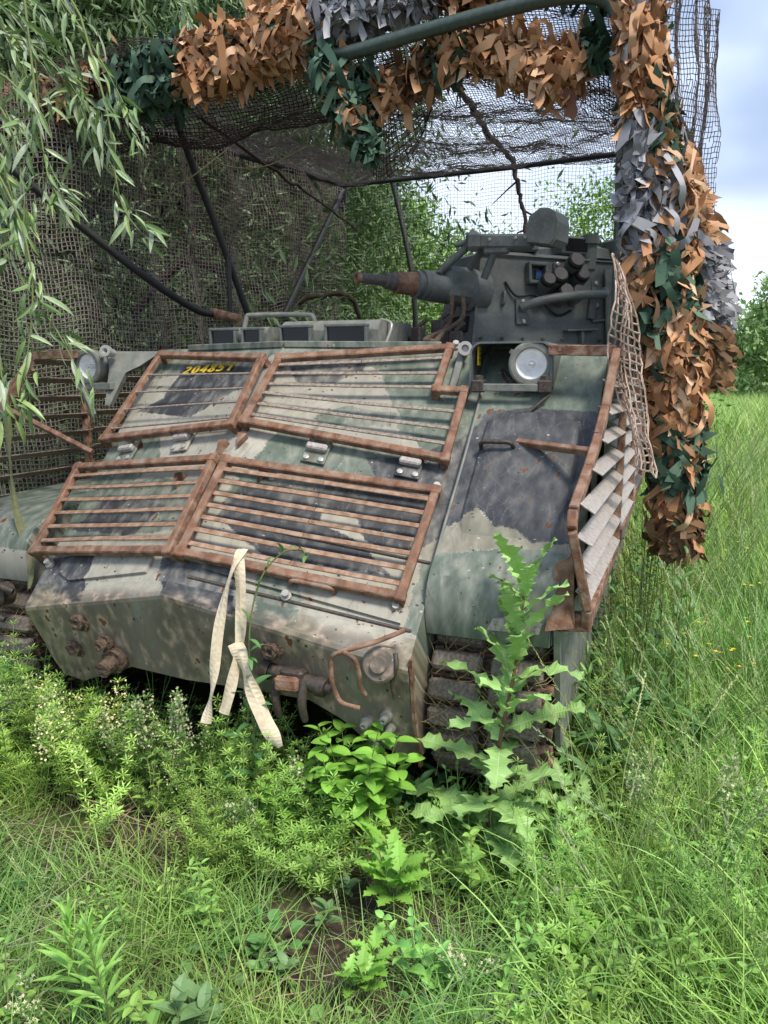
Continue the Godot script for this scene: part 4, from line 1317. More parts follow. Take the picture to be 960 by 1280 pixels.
# ---------------------------------------------------------------- nets, canopy and camouflage cloth
# a knotted net over a surface: cords in both directions, each a chain of flat pieces that follow the folds
func net_mesh(p: Callable, nu: int, nv: int, w: float, shift: Vector3, torn := 0.0) -> ArrayMesh:
	var pts := PackedVector3Array()
	pts.resize((nu + 1) * (nv + 1))
	for i in nu + 1:
		for j in nv + 1:
			pts[i * (nv + 1) + j] = p.call(float(i) / nu, float(j) / nv) + shift + rv(w * 0.6)
	var v := PackedVector3Array()
	var n := PackedVector3Array()
	for i in nu + 1:
		for j in nv + 1:
			var a := pts[i * (nv + 1) + j]
			for way in 2:
				if (way == 0 and i == nu) or (way == 1 and j == nv):
					continue
				if torn > 0.0 and lump.get_noise_2d(i * 2.5, j * 2.5) > 0.2 and rng.randf() < torn:
					continue
				var b := pts[(i + 1) * (nv + 1) + j] if way == 0 else pts[i * (nv + 1) + j + 1]
				var o: Vector3
				if way == 0:
					o = pts[i * (nv + 1) + j + 1] - a if j < nv else a - pts[i * (nv + 1) + j - 1]
				else:
					o = pts[(i + 1) * (nv + 1) + j] - a if i < nu else a - pts[(i - 1) * (nv + 1) + j]
				var m := (b - a).cross(o).normalized()
				var s := m.cross(b - a).normalized() * w * 0.5
				var t := m * w * 0.5
				# two strips at right angles, so that the cord has body from every side
				for q in [[s, m], [t, s.normalized()]]:
					var e: Vector3 = q[0]
					for x in [a - e, b + e, a + e, a - e, b - e, b + e]:
						v.append(x)
						n.append(q[1] if (a - e + (b + e) - (a - e)).cross(e).dot(q[1]) < 1e9 else q[1])
	# normals must agree with the winding
	for k in range(0, v.size(), 3):
		if (v[k + 2] - v[k]).cross(v[k + 1] - v[k]).dot(n[k]) < 0.0:
			var sw := v[k + 1]
			v[k + 1] = v[k + 2]
			v[k + 2] = sw
	var arr := []
	arr.resize(Mesh.ARRAY_MAX)
	arr[Mesh.ARRAY_VERTEX] = v
	arr[Mesh.ARRAY_NORMAL] = n
	var m := ArrayMesh.new()
	m.add_surface_from_arrays(Mesh.PRIMITIVE_TRIANGLES, arr)
	return m

func build_nets() -> void:
	# left wall of the canopy
	var b := Vector3(-1.6, 0.5, -1.2)
	var t := vthing("shade_net", "brown small-meshed net hanging in folds as the left wall of the canopy", "net", b)
	var left := func(u: float, w: float) -> Vector3:
		var z := 0.95 - 4.15 * u
		var x := -1.95 + 0.85 * u
		var y := lerpf(0.5, 3.22 - 0.12 * sin(u * PI), w)
		var fold := 0.05 * sin(u * 46.0 + 3.0 * sin(w * 2.0 + u * 9.0)) + lump.get_noise_2d(u * 130.0, w * 60.0) * 0.14
		return Vector3(x + fold * 0.9, y + lump.get_noise_2d(u * 200.0 + 70.0, w * 40.0) * 0.05, z + fold * 0.5)
	part(t, "netting", net_mesh(left, 172, 104, 0.005, -b, 0.2), mats.net_left)
	# leaves and bits of cloth caught in the mesh
	var snag := Geo.new()
	for k in 90:
		var q: Vector3 = left.call(rng.randf(), rng.randf_range(0.35, 1.0)) + Vector3(0.01, 0, 0.01) - b
		snag.col = [Color(0.16, 0.22, 0.09), Color(0.24, 0.17, 0.09), Color(0.12, 0.1, 0.07)][rng.randi() % 3]
		snag.add(strip(rng.randi() % 22, snag.col), Transform3D(aim(rv(1.0) + Vector3(0, -0.5, 0)).scaled(Vector3(0.25, 0.25, 0.5)), q))
	part(t, "caught_leaves", snag.mesh(), mats.cloth, "", "stuff")
	# the darker second layer behind it, half way up
	b = Vector3(-1.9, 0.5, -2.0)
	t = vthing("shade_net", "darker second net hung outside the brown left wall net", "net", b)
	var left2 := func(u: float, w: float) -> Vector3:
		var fold := 0.09 * sin(u * 30.0 + 2.0 * sin(w * 3.0)) + lump.get_noise_2d(u * 90.0 + 30.0, w * 50.0) * 0.2
		return Vector3(-2.15 + 0.9 * u + fold, lerpf(0.5, 3.2, w), 0.7 - 4.0 * u + fold * 0.4)
	part(t, "netting", net_mesh(left2, 130, 84, 0.005, -b), mats.net_dark)
	# back wall
	b = Vector3(0.1, 1.6, -3.0)
	t = vthing("shade_net", "thin net at the back of the canopy behind the turret, trees showing through", "net", b)
	var back := func(u: float, w: float) -> Vector3:
		var fold := 0.03 * sin(u * 40.0) + lump.get_noise_2d(u * 80.0, w * 60.0 + 90.0) * 0.08
		return Vector3(lerpf(-1.12, 1.6, u), lerpf(1.5, 3.06 + 0.03 * sin(u * 5.0), w), lerpf(-3.2, -2.8, u) + fold)
	part(t, "netting", net_mesh(back, 108, 62, 0.0024, -b), mats.net_dark)
	# roof
	b = Vector3(-0.2, 3.0, -1.8)
	t = vthing("shade_net", "sagging roof net of the canopy with bits of twig lying on it", "net", b)
	var roof := func(u: float, w: float) -> Vector3:
		var x := lerpf(-1.75 + 0.6 * w, 1.42, u)
		var z := lerpf(-0.45, -3.0, w)
		var sag := 0.035 * sin(w * PI) * (0.6 + 0.4 * sin(u * 9.0)) + lump.get_noise_2d(u * 110.0, w * 110.0) * 0.06
		return Vector3(x, lerpf(3.2, 3.09, w) - sag, z)
	part(t, "netting", net_mesh(roof, 180, 150, 0.0042, -b, 0.16), mats.net_cord)
	var tw := Geo.new()
	for k in 60:
		var p: Vector3 = roof.call(rng.randf_range(0.3, 1.0), rng.randf_range(0.2, 1.0)) + Vector3(0, 0.015, 0) - b
		var d := Vector3(rng.randfn(), 0.1 * rng.randfn(), rng.randfn()).normalized() * rng.randf_range(0.02, 0.12)
		tw.tube([p - d, p + Vector3(0, 0.01, 0), p + d], rng.randf_range(0.002, 0.006), 4)
	part(t, "fallen_twigs", tw.mesh(), mats.twig, "", "stuff")
	# dark net hanging in a roll below the front roll
	b = Vector3(-0.4, 2.9, -0.75)
	t = vthing("rolled_net", "dark brown net sagging in a roll below the orange camouflage roll", "net", b)
	var roll := func(u: float, w: float) -> Vector3:
		var a := w * TAU * 0.75 + 0.6
		var x := lerpf(-1.9, 0.25, u)
		var r := 0.12 + 0.03 * sin(u * 17.0) + lump.get_noise_2d(u * 100.0, w * 60.0) * 0.05
		return Vector3(x, 3.03 + 0.05 * u - 0.12 * sin(u * PI) + sin(a) * r, -0.8 + cos(a) * r * 1.3)
	part(t, "netting", net_mesh(roll, 90, 32, 0.0045, -b), mats.net_dark)
	b = Vector3(0.15, 2.75, -0.7)
	t = vthing("rolled_net", "dark net corner hanging between the roof tube and the right post", "net", b)
	var corner := func(u: float, w: float) -> Vector3:
		var hang := 0.22 + 0.16 * sin(u * 7.0 + 1.0) + 0.1 * sin(u * 13.0)
		return Vector3(lerpf(0.0, 1.36, u), 3.05 - hang * w + lump.get_noise_2d(u * 90.0, w * 40.0) * 0.05, -0.72 - 0.18 * w + 0.05 * sin(u * 30.0 + w * 4.0))
	part(t, "netting", net_mesh(corner, 62, 18, 0.0045, -b), mats.net_dark)
	# right wall, seen almost along its length
	b = Vector3(1.55, 1.8, -1.5)
	t = vthing("shade_net", "brown net hanging down to the right of the camouflaged post, bare at its top", "net", b)
	var right := func(u: float, w: float) -> Vector3:
		var fold := 0.03 * sin(u * 30.0 + w * 5.0) + lump.get_noise_2d(u * 90.0 + 11.0, w * 70.0) * 0.07
		return Vector3(1.41 + 0.31 * u + fold * 0.7 + 0.05 * (1.0 - w) * u, lerpf(1.5, 3.5 + 0.25 * u, w), -0.65 - 1.95 * u + fold)
	part(t, "netting", net_mesh(right, 72, 76, 0.0048, -b, 0.15), mats.net_cord)
	# pale bunched net at the front corner of the slat armour
	b = Vector3(1.45, 1.2, -0.1)
	t = vthing("bunched_net", "pale open-meshed net bunched beside the slat armour and the post", "net", b)
	var bunch := func(u: float, w: float) -> Vector3:
		var y := lerpf(2.02, 1.25, w)
		var wide := 0.035 + 0.13 * sin(clampf(w * 1.25, 0.0, 1.0) * PI) * w + 0.05 * w
		var x := 1.375 + 0.115 * w * w + wide * u + 0.02 * sin(w * 9.0)
		return Vector3(x, y - 0.05 * u, -0.02 + 0.06 * sin(u * 9.0 + w * 5.0) + lump.get_noise_2d(u * 30.0, w * 60.0) * 0.06)
	part(t, "netting", net_mesh(bunch, 6, 26, 0.007, -b), mats.net_pale)

func build_frame() -> void:
	var b := Vector3(0, 1.7, -1.5)
	var t := vthing("canopy_frame", "bent steel tube frame that carries the nets over the vehicle", "frame", b)
	var add_tube := func(called: String, pts: Array, r: float, m: Material, smooth := true) -> void:
		var g := Geo.new()
		g.tube(curve(pts, 5) if smooth and pts.size() > 2 else pts, r, 10)
		part(t, called, g.mesh(-b), m)
	add_tube.call("front_tube", [Vector3(-0.1, 3.06, -0.56), Vector3(0.13, 3.02, -0.47), Vector3(0.443, 3.05, -0.46), Vector3(0.8, 3.085, -0.46), Vector3(1.07, 3.1, -0.46), Vector3(1.23, 3.075, -0.46), Vector3(1.31, 2.99, -0.46), Vector3(1.35, 2.7, -0.46), Vector3(1.37, 2.2, -0.44), Vector3(1.38, 1.69, -0.42)], 0.031, mats.green_tube)
	add_tube.call("front_rail", [Vector3(-1.9, 3.08, -0.62), Vector3(-0.3, 3.08, -0.6)], 0.03, mats.black_pole)
	add_tube.call("left_rail", [Vector3(-1.86, 3.12, -0.6), Vector3(-1.05, 3.1, -3.1)], 0.025, mats.black_pole)
	add_tube.call("back_rail", [Vector3(-1.05, 3.1, -3.1), Vector3(0.3, 3.09, -3.0), Vector3(1.12, 3.05, -2.75), Vector3(1.62, 3.04, -2.7)], 0.019, mats.black_pole)
	add_tube.call("right_rail", [Vector3(1.32, 3.05, -0.5), Vector3(1.62, 3.04, -2.7)], 0.02, mats.black_pole)
	for l in [[Vector3(-1.97, 2.66, -4.17), Vector3(-1.48, 2.2, -4.59), Vector3(-1.2, 1.98, -4.9), Vector3(-1.08, 1.95, -5.05)], [Vector3(-1.28, 3.2, -4.87), Vector3(-1.2, 2.85, -5.1), Vector3(-1.11, 2.54, -5.26), Vector3(-0.94, 1.95, -5.47)], [Vector3(-0.1, 3.3, -7.1), Vector3(-0.33, 3.1, -6.85), Vector3(-0.4, 2.95, -6.7), Vector3(-0.74, 1.99, -5.77)], [Vector3(-1.04, 2.35, -5.3), Vector3(-1.04, 1.9, -5.3)], [Vector3(-0.02, 3.4, -6.9), Vector3(0.07, 3.22, -7.0), Vector3(0.24, 2.43, -6.87), Vector3(0.28, 1.9, -6.8)]]:
		var pts := []
		for p in l:
			pts.append(vx.affine_inverse() * p)
		add_tube.call("strut", pts, 0.023 if pts.size() == 4 else 0.017, mats.black_pole)
	add_tube.call("strut", [Vector3(1.2, 3.05, -2.75), Vector3(1.2, 1.7, -2.7)], 0.014, mats.black_pole)
	var g := Geo.new()
	for p in [Vector3(-1.28, 3.16, -4.9), Vector3(-0.36, 3.05, -6.85)]:
		var q: Vector3 = vx.affine_inverse() * p
		g.plate([q + Vector3(-0.05, 0.06, 0), q + Vector3(0.06, 0.08, 0), q + Vector3(0.04, -0.12, 0.02), q + Vector3(-0.01, -0.14, 0.02)], Vector3(0, 0, 0.02))
	part(t, "bracket", g.mesh(-b), mats.black_pole)
	# rust-red foot of the left strut
	g = Geo.new()
	var fl: Vector3 = vx.affine_inverse() * Vector3(-1.08, 1.95, -5.05)
	g.tube([fl + Vector3(-0.03, 0.01, 0), fl + Vector3(0.22, -0.04, 0.08)], [0.034, 0.028], 10)
	part(t, "strut_foot", g.mesh(-b), mats.rust)
	# twisted branches woven into the walls and the roof
	var br := func(label: String, pts: Array, r0: float, r1: float, twigs: int) -> void:
		var base: Vector3 = pts[0]
		var bt := thing("bent_branch", label, "branch", "", Transform3D(Basis.IDENTITY, base))
		var c := curve(pts, 7)
		var rad := []
		for i in c.size():
			c[i] += rv(0.012) - base
			rad.append(lerpf(r0, r1, float(i) / c.size()) * rng.randf_range(0.85, 1.2))
		var gg := Geo.new()
		gg.tube(c, rad, 8)
		for k in twigs:
			var i := rng.randi_range(1, c.size() - 2)
			var d := rv(1.0).normalized() * rng.randf_range(0.08, 0.3)
			gg.tube([c[i], c[i] + d * 0.5 + rv(0.02), c[i] + d + Vector3(0, -0.05, 0)], [r1 * 0.6, r1 * 0.4, r1 * 0.2], 5)
		part(bt, "wood", gg.mesh(), mats.twig)
	br.call("wavy brown branch woven across the left wall net", [Vector3(-1.8, 2.0, -5.68), Vector3(-1.65, 2.28, -5.9), Vector3(-1.47, 2.42, -6.06), Vector3(-1.2, 2.3, -6.1), Vector3(-0.98, 2.2, -6.15), Vector3(-0.9, 2.1, -6.2), Vector3(-0.6, 2.17, -6.4), Vector3(-0.3, 2.2, -6.5), Vector3(-0.2, 2.0, -6.6)], 0.028, 0.02, 5)
	br.call("crooked black branch across the roof net down to the turret", [Vector3(0.45, 3.42, -5.3), Vector3(0.6, 3.36, -5.6), Vector3(0.8, 3.3, -6.1), Vector3(1.0, 3.24, -6.4), Vector3(1.07, 3.05, -6.45), Vector3(1.12, 2.85, -6.45), Vector3(1.14, 2.6, -6.4)], 0.022, 0.016, 9)
	br.call("thin black branch behind the left wall net near the corner", [Vector3(-1.35, 3.25, -5.0), Vector3(-0.75, 2.95, -5.6), Vector3(-0.5, 2.85, -6.0), Vector3(-0.2, 2.7, -6.5)], 0.014, 0.006, 8)

# cloth strips of the camouflage: a few shapes, each in several tones
var strip_store := {}
func strip(kind: int, col: Color) -> Geo:
	var key := "%d%s" % [kind, col.to_html()]
	if strip_store.has(key):
		return strip_store[key]
	var r := RandomNumberGenerator.new()
	r.seed = 100 + kind
	var g := Geo.new()
	var L := r.randf_range(0.11, 0.22)
	var W := r.randf_range(0.028, 0.048)
	var soft := r.randf_range(-0.5, 1.5)
	var twist := r.randf_range(-1.0, 1.0)
	var fold_at := r.randi_range(1, 5)
	var fold := r.randf_range(0.2, 1.25) * (1.0 if r.randf() < 0.75 else -1.0)
	var fold2 := r.randf_range(-0.6, 0.6)
	var veer := r.randf_range(-0.9, 0.9)
	var pos := Vector3(0, 0, 0)
	var ang := -soft * 0.5 - fold * 0.5
	var yaw := -veer * 0.5
	var n := 7
	var prev := []
	var prev_up := Vector3.UP
	var cut0 := r.randf_range(-0.5, 0.5)
	var cut1 := r.randf_range(-0.5, 0.5)
	n = 9
	for i in n + 1:
		var t := float(i) / n
		var dir := Vector3(sin(yaw) * cos(ang), sin(ang), cos(yaw) * cos(ang)).normalized()
		var flat := Vector3(cos(yaw), 0, -sin(yaw))
		var side := flat.rotated(dir, twist * (t - 0.5))
		var up := dir.cross(side).normalized()
		var w := W * (1.0 - 0.28 * exp(-pow(i - fold_at - 0.5, 2.0)))
		var slant := (cut0 if i == 0 else (cut1 if i == n else 0.0)) * w
		var roll := up * w * 0.14 * sin(t * 5.0 + kind)
		var row := [pos - side * w * 0.5 - dir * slant + roll, pos, pos + side * w * 0.5 + dir * slant - roll * 0.6]
		if i > 0:
			g.col = col
			for k in 2:
				g.squad(prev[k], prev[k + 1], row[k + 1], row[k], prev_up, prev_up, up, up)
		prev = row
		prev_up = up
		pos += dir * L / n
		ang += soft / n + fold * exp(-pow(i - fold_at, 2.0) * 1.5) * 0.7 + fold2 * exp(-pow(i - 7, 2.0)) * 0.5
		yaw += veer / n
	for i in g.v.size():
		g.v[i] -= Vector3(0, 0, L * 0.5)
	g.colored = true
	strip_store[key] = g
	return g

const ORANGE := [Color(0.5, 0.27, 0.135), Color(0.57, 0.34, 0.19), Color(0.42, 0.215, 0.105), Color(0.62, 0.41, 0.255), Color(0.32, 0.17, 0.09)]
const GREEN := [Color(0.05, 0.098, 0.063), Color(0.075, 0.135, 0.09), Color(0.12, 0.19, 0.13), Color(0.038, 0.07, 0.047)]
const GREY := [Color(0.25, 0.25, 0.27), Color(0.32, 0.32, 0.34), Color(0.19, 0.19, 0.205), Color(0.4, 0.4, 0.42)]
const BROWN := [Color(0.2, 0.11, 0.055), Color(0.26, 0.16, 0.08), Color(0.16, 0.1, 0.06)]

# strips knotted round a core that runs along a path
func roll_of_strips(t: Node3D, base: Vector3, path: Array, rad: Array, count: int, tone: Callable, list: Array, flat := 1.0) -> void:
	var c := curve(path, 8)
	for i in int(count * 1.35):
		var f := rng.randf() * (c.size() - 1.001)
		var k := int(f)
		var p: Vector3 = c[k].lerp(c[k + 1], f - k)
		var along: Vector3 = (c[k + 1] - c[k]).normalized()
		var u := f / (c.size() - 1)
		var r: float = lerpf(rad[int(u * (rad.size() - 1))], rad[mini(int(u * (rad.size() - 1)) + 1, rad.size() - 1)], fmod(u * (rad.size() - 1), 1.0))
		var x := (Vector3.UP if absf(along.y) < 0.8 else Vector3.RIGHT).cross(along).normalized()
		var y := along.cross(x)
		var a := rng.randf() * TAU
		var rd := (x * cos(a) * (1.0 if absf(along.y) > 0.8 else flat) + y * sin(a) * (flat if absf(along.y) > 0.8 else 1.0))
		var out := rd.normalized()
		var around := along.cross(out)
		var z := (around * (0.8 if rng.randf() < 0.5 else -0.8) + along * rng.randf_range(0.2, 1.0) + Vector3(0, -0.25, 0) + rv(0.35)).normalized()
		var bs := aim(z, out + rv(0.3))
		var q: Vector3 = p + rd * r * rng.randf_range(0.7, 1.1) - base
		var col: Color = tone.call(p, u, a)
		var sc := rng.randf_range(0.5, 1.05)
		var stretch := 1.0
		if rng.randf() < 0.2:
			# a loose end that hangs
			bs = aim(Vector3(rng.randfn() * 0.35, -1.0, rng.randfn() * 0.35) + out * 0.25, out + rv(0.4))
			stretch = rng.randf_range(1.0, 1.6)
			q += out * 0.015
		list.append([Transform3D(bs * Basis.from_scale(Vector3(sc, sc, sc * stretch)), q), strip(rng.randi() % 22, col)])

func pick(a: Array) -> Color:
	return a[rng.randi() % a.size()]

func core(t: Node3D, base: Vector3, path: Array, rad: float, m: Material, flat := 1.0) -> void:
	var c := curve(path, 6)
	var rr := []
	for i in c.size():
		rr.append(rad * (0.9 + 0.2 * lump.get_noise_1d(i * 30.0)))
		c[i] -= base
	var g := Geo.new()
	g.tube(c, rr, 12)
	part(t, "net_core", g.mesh(), m)

func build_camouflage() -> void:
	# the roll along the front edge of the roof
	var b := Vector3(-0.6, 3.1, -0.6)
	var t := vthing("camouflage_roll", "long roll of cloth strips along the front roof edge, green, orange and grey in turn", "camouflage net", b)
	var list := []
	var path := [Vector3(-2.1, 3.04, -0.62), Vector3(-1.4, 3.08, -0.6), Vector3(-0.81, 3.13, -0.57), Vector3(-0.3, 3.18, -0.56), Vector3(0.02, 3.2, -0.55), Vector3(0.3, 3.26, -0.56), Vector3(0.9, 3.28, -0.6), Vector3(1.4, 3.22, -0.6)]
	core(t, b, path, 0.06, mats.net_dark)
	roll_of_strips(t, b, path, [0.1, 0.105, 0.11, 0.11, 0.11, 0.1, 0.09, 0.08], 1900, func(p: Vector3, _u, _a) -> Color:
		var x := p.x + lump.get_noise_3dv(p * 60.0) * 0.22
		if x < -1.25: return pick(BROWN)
		if x < -0.72: return pick(GREEN)
		if x < -0.1: return pick(ORANGE) if rng.randf() < 0.92 else pick(GREEN)
		if x < 0.5: return pick(GREY)
		return pick(ORANGE) if x < 0.9 else pick(GREEN), list)
	# a second hank under it, left of the middle
	roll_of_strips(t, b, [Vector3(-1.3, 2.97, -0.56), Vector3(-0.8, 3.01, -0.53), Vector3(-0.4, 3.07, -0.53), Vector3(-0.02, 3.15, -0.53)], [0.05, 0.07, 0.07, 0.05], 520, func(p: Vector3, _u, _a) -> Color:
		return pick(GREEN) if p.x < -0.75 + lump.get_noise_3dv(p * 50.0) * 0.2 else pick(ORANGE), list)
	pieces(t, "cloth_strip", "cloth_strips", list, mats.cloth)
	# drape that hangs below the tube
	b = Vector3(0.4, 2.8, -0.6)
	t = vthing("camouflage_drape", "ragged drape of orange and green cloth strips hanging below the bent tube", "camouflage net", b)
	list = []
	var zone := func(p: Vector3, _u, _a) -> Color:
		var k := lump.get_noise_3dv(p * 110.0 + Vector3(40, 0, 0))
		if p.x < 0.25: return pick(GREEN) if k > -0.18 else pick(ORANGE)
		if p.x < 0.5: return pick(BROWN) if k > -0.1 else pick(ORANGE)
		return pick(GREEN) if k > 0.06 else pick(ORANGE)
	for h in [[[Vector3(-0.02, 3.0, -0.56), Vector3(0.06, 2.88, -0.55), Vector3(0.14, 2.72, -0.55), Vector3(0.2, 2.6, -0.55)], [0.1, 0.13, 0.1, 0.02], 480], [[Vector3(0.02, 2.97, -0.6), Vector3(0.25, 2.86, -0.58), Vector3(0.45, 2.93, -0.58), Vector3(0.58, 2.97, -0.56)], [0.06, 0.08, 0.06, 0.04], 260], [[Vector3(0.56, 3.0, -0.56), Vector3(0.75, 2.97, -0.55), Vector3(0.95, 2.89, -0.55), Vector3(1.1, 2.86, -0.55), Vector3(1.26, 2.93, -0.55)], [0.05, 0.075, 0.08, 0.075, 0.07], 480], [[Vector3(0.98, 2.88, -0.52), Vector3(1.03, 2.76, -0.52)], [0.04, 0.03], 40]]:
		roll_of_strips(t, b, h[0], h[1], h[2], zone, list, 0.6)
	list.append([Transform3D(aim(Vector3(0.15, -1, 0.05), Vector3(0, 0, 1)).scaled(Vector3(1.4, 1, 1.7)), Vector3(1.11, 2.7, -0.5) - b), strip(3, Color(0.17, 0.075, 0.05))])
	pieces(t, "cloth_strip", "cloth_strips", list, mats.cloth)
	# the post on the right
	b = Vector3(1.55, 0.8, -0.35)
	t = vthing("camouflage_post", "tall post wrapped from top to grass in orange, grey and green cloth strips", "camouflage net", b)
	list = []
	path = [Vector3(1.395, 3.12, -0.4), Vector3(1.43, 2.75, -0.4), Vector3(1.49, 2.4, -0.4), Vector3(1.54, 2.1, -0.4), Vector3(1.6, 1.75, -0.4), Vector3(1.635, 1.4, -0.4), Vector3(1.655, 1.15, -0.4), Vector3(1.66, 0.84, -0.4)]
	core(t, b, path, 0.06, mats.net_dark)
	roll_of_strips(t, b, path, [0.06, 0.075, 0.095, 0.1, 0.095, 0.09, 0.09, 0.085], 2000, func(p: Vector3, _u, a: float) -> Color:
		var k := lump.get_noise_3dv(Vector3(p.x * 60.0 + cos(a) * 40.0, p.y * 120.0, sin(a) * 30.0))
		if p.y < 0.98 and k > -0.3: return pick(BROWN)
		if absf(p.y - 1.22) < 0.12 and k > -0.25: return pick(GREEN)
		if absf(p.y - 1.93) < 0.16 and k > 0.05: return pick(GREEN)
		if absf(p.y - 2.5) < 0.2 and k > 0.16: return pick(GREEN)
		if p.y > 2.1 and k < -0.2: return pick(GREY)
		return pick(ORANGE) if rng.randf() < 0.93 else pick(GREEN), list)
	roll_of_strips(t, b, [Vector3(1.385, 2.95, -0.34), Vector3(1.4, 2.7, -0.32), Vector3(1.425, 2.4, -0.32), Vector3(1.44, 2.15, -0.32), Vector3(1.47, 1.95, -0.34), Vector3(1.51, 1.72, -0.34)], [0.035, 0.035, 0.04, 0.045, 0.05, 0.04], 640, func(p: Vector3, _u, _a) -> Color:
		var y := p.y + lump.get_noise_3dv(p * 80.0) * 0.15
		if y > 2.6: return pick(ORANGE)
		if y > 2.12: return pick(GREY)
		if y > 1.86: return pick(ORANGE)
		return pick(GREEN) if rng.randf() < 0.6 else pick(BROWN), list)
	pieces(t, "cloth_strip", "cloth_strips", list, mats.cloth)
	# the tail of net that flies out behind the post
	b = Vector3(1.8, 1.5, -1.8)
	t = vthing("camouflage_tail", "thin tail of net behind the post, grey strips above and brown ones below", "camouflage net", b)
	list = []
	path = [Vector3(1.58, 2.75, -1.6), Vector3(1.7, 2.5, -1.7), Vector3(1.8, 2.25, -1.8), Vector3(1.86, 2.0, -1.9), Vector3(1.885, 1.75, -1.95), Vector3(1.88, 1.5, -1.95)]
	for k in 760:
		var f := rng.randf() * 5.0
		var i := mini(int(f), 4)
		var p: Vector3 = path[i].lerp(path[i + 1], f - i) + Vector3(rng.randf_range(-0.17, 0.03), 0, rng.randf_range(-0.25, 0.25))
		var col := pick(ORANGE) if p.y > 2.3 else (pick(GREY) if p.y > 1.83 else pick(BROWN))
		var bs := aim(Vector3(rng.randf_range(0.2, 1.0), rng.randf_range(-0.6, -0.2), rng.randf_range(-0.4, 0.4)), Vector3(rng.randfn() * 0.4, 0.5, 1.0))
		list.append([Transform3D(bs.scaled(Vector3.ONE * rng.randf_range(0.6, 1.05)), p - b), strip(rng.randi() % 14, col)])
	var sheet := func(u: float, w: float) -> Vector3:
		var f := w * 4.99
		var i := int(f)
		return path[i].lerp(path[i + 1], f - i) + Vector3(-0.2 + 0.24 * u, 0, 0.05 * sin(u * 8.0 + w * 12.0)) as Vector3
	part(t, "netting", net_mesh(sheet, 9, 46, 0.004, -b), mats.net_dark)
	pieces(t, "cloth_strip", "cloth_strips", list, mats.cloth)

func build_ribbons() -> void:
	var shape := func(pts: Array, w: float, roll: float) -> Geo:
		var c := curve(pts, 7)
		var g := Geo.new()
		var prev := []
		for i in c.size():
			var t: Vector3 = (c[mini(i + 1, c.size() - 1)] - c[maxi(i - 1, 0)]).normalized()
			var s := Vector3(cos(roll + 0.7 * sin(i * 0.33 + w * 90.0)), 0, sin(roll + 0.7 * sin(i * 0.33 + w * 90.0)))
			s = (s - t * s.dot(t)).normalized()
			var m := t.cross(s)
			var row := [c[i] - s * w * 0.5, c[i] + m * w * 0.12, c[i] + s * w * 0.5]
			if i:
				for k in 2:
					g.quad(prev[k], prev[k + 1], row[k + 1], row[k])
					g.quad(prev[k] - m * 0.002, row[k] - m * 0.002, row[k + 1] - m * 0.002, prev[k + 1] - m * 0.002)
			prev = row
		return g
	var b := Vector3(-0.5, 0.95, -2.45)
	var t := thing("cloth_ribbon", "pale cream cloth ribbon looped over the lower grille, three tails hanging", "ribbon", "", Transform3D(Basis.IDENTITY, b))
	for l in [[[Vector3(-0.465, 0.985, -2.52), Vector3(-0.48, 1.0, -2.485), Vector3(-0.515, 0.92, -2.45), Vector3(-0.55, 0.76, -2.42), Vector3(-0.57, 0.6, -2.4), Vector3(-0.585, 0.5, -2.39), Vector3(-0.6, 0.43, -2.38)], 0.036, 0.5], [[Vector3(-0.47, 0.985, -2.51), Vector3(-0.485, 0.98, -2.47), Vector3(-0.48, 0.86, -2.45), Vector3(-0.485, 0.7, -2.43), Vector3(-0.51, 0.57, -2.4), Vector3(-0.54, 0.46, -2.39)], 0.038, -0.3], [[Vector3(-0.5, 0.7, -2.42), Vector3(-0.47, 0.64, -2.4), Vector3(-0.44, 0.56, -2.37), Vector3(-0.39, 0.44, -2.35), Vector3(-0.345, 0.37, -2.33)], 0.052, 0.15]]:
		var pts: Array = l[0].map(func(p): return p - b)
		part(t, "tail", (shape.call(pts, l[1], l[2]) as Geo).mesh(), mats.ribbon)
	b = Vector3(-1.58, 0.8, -3.25)
	t = thing("webbing_strap", "olive webbing strap hanging down beside the left slats", "strap", "", Transform3D(Basis.IDENTITY, b))
	var sp := [Vector3(-1.66, 1.6, -3.33), Vector3(-1.63, 1.4, -3.3), Vector3(-1.62, 1.23, -3.27), Vector3(-1.58, 1.03, -3.2), Vector3(-1.5, 0.79, -3.12), Vector3(-1.48, 0.7, -3.05)].map(func(p): return p - b)
	part(t, "webbing", (shape.call(sp, 0.03, 0.2) as Geo).mesh(), mats.strap)
	b = Vector3(-1.0, 2.8, -5.0)
	t = thing("sagging_cord", "thin pale cord sagging between the struts under the left roof edge", "cord", "", Transform3D(Basis.IDENTITY, b))
	var g := Geo.new()
	g.tube(curve([Vector3(-1.5, 2.6, -4.6), Vector3(-1.35, 2.56, -4.7), Vector3(-1.15, 2.72, -4.8), Vector3(-0.95, 2.9, -4.9)].map(func(p): return p - b), 6), 0.004, 5)
	g.tube(curve([Vector3(-1.15, 3.0, -4.8), Vector3(-1.0, 2.83, -4.9), Vector3(-0.75, 2.83, -5.0), Vector3(-0.5, 3.0, -5.2)].map(func(p): return p - b), 6), 0.004, 5)
	part(t, "cord", g.mesh(), mats.strap)


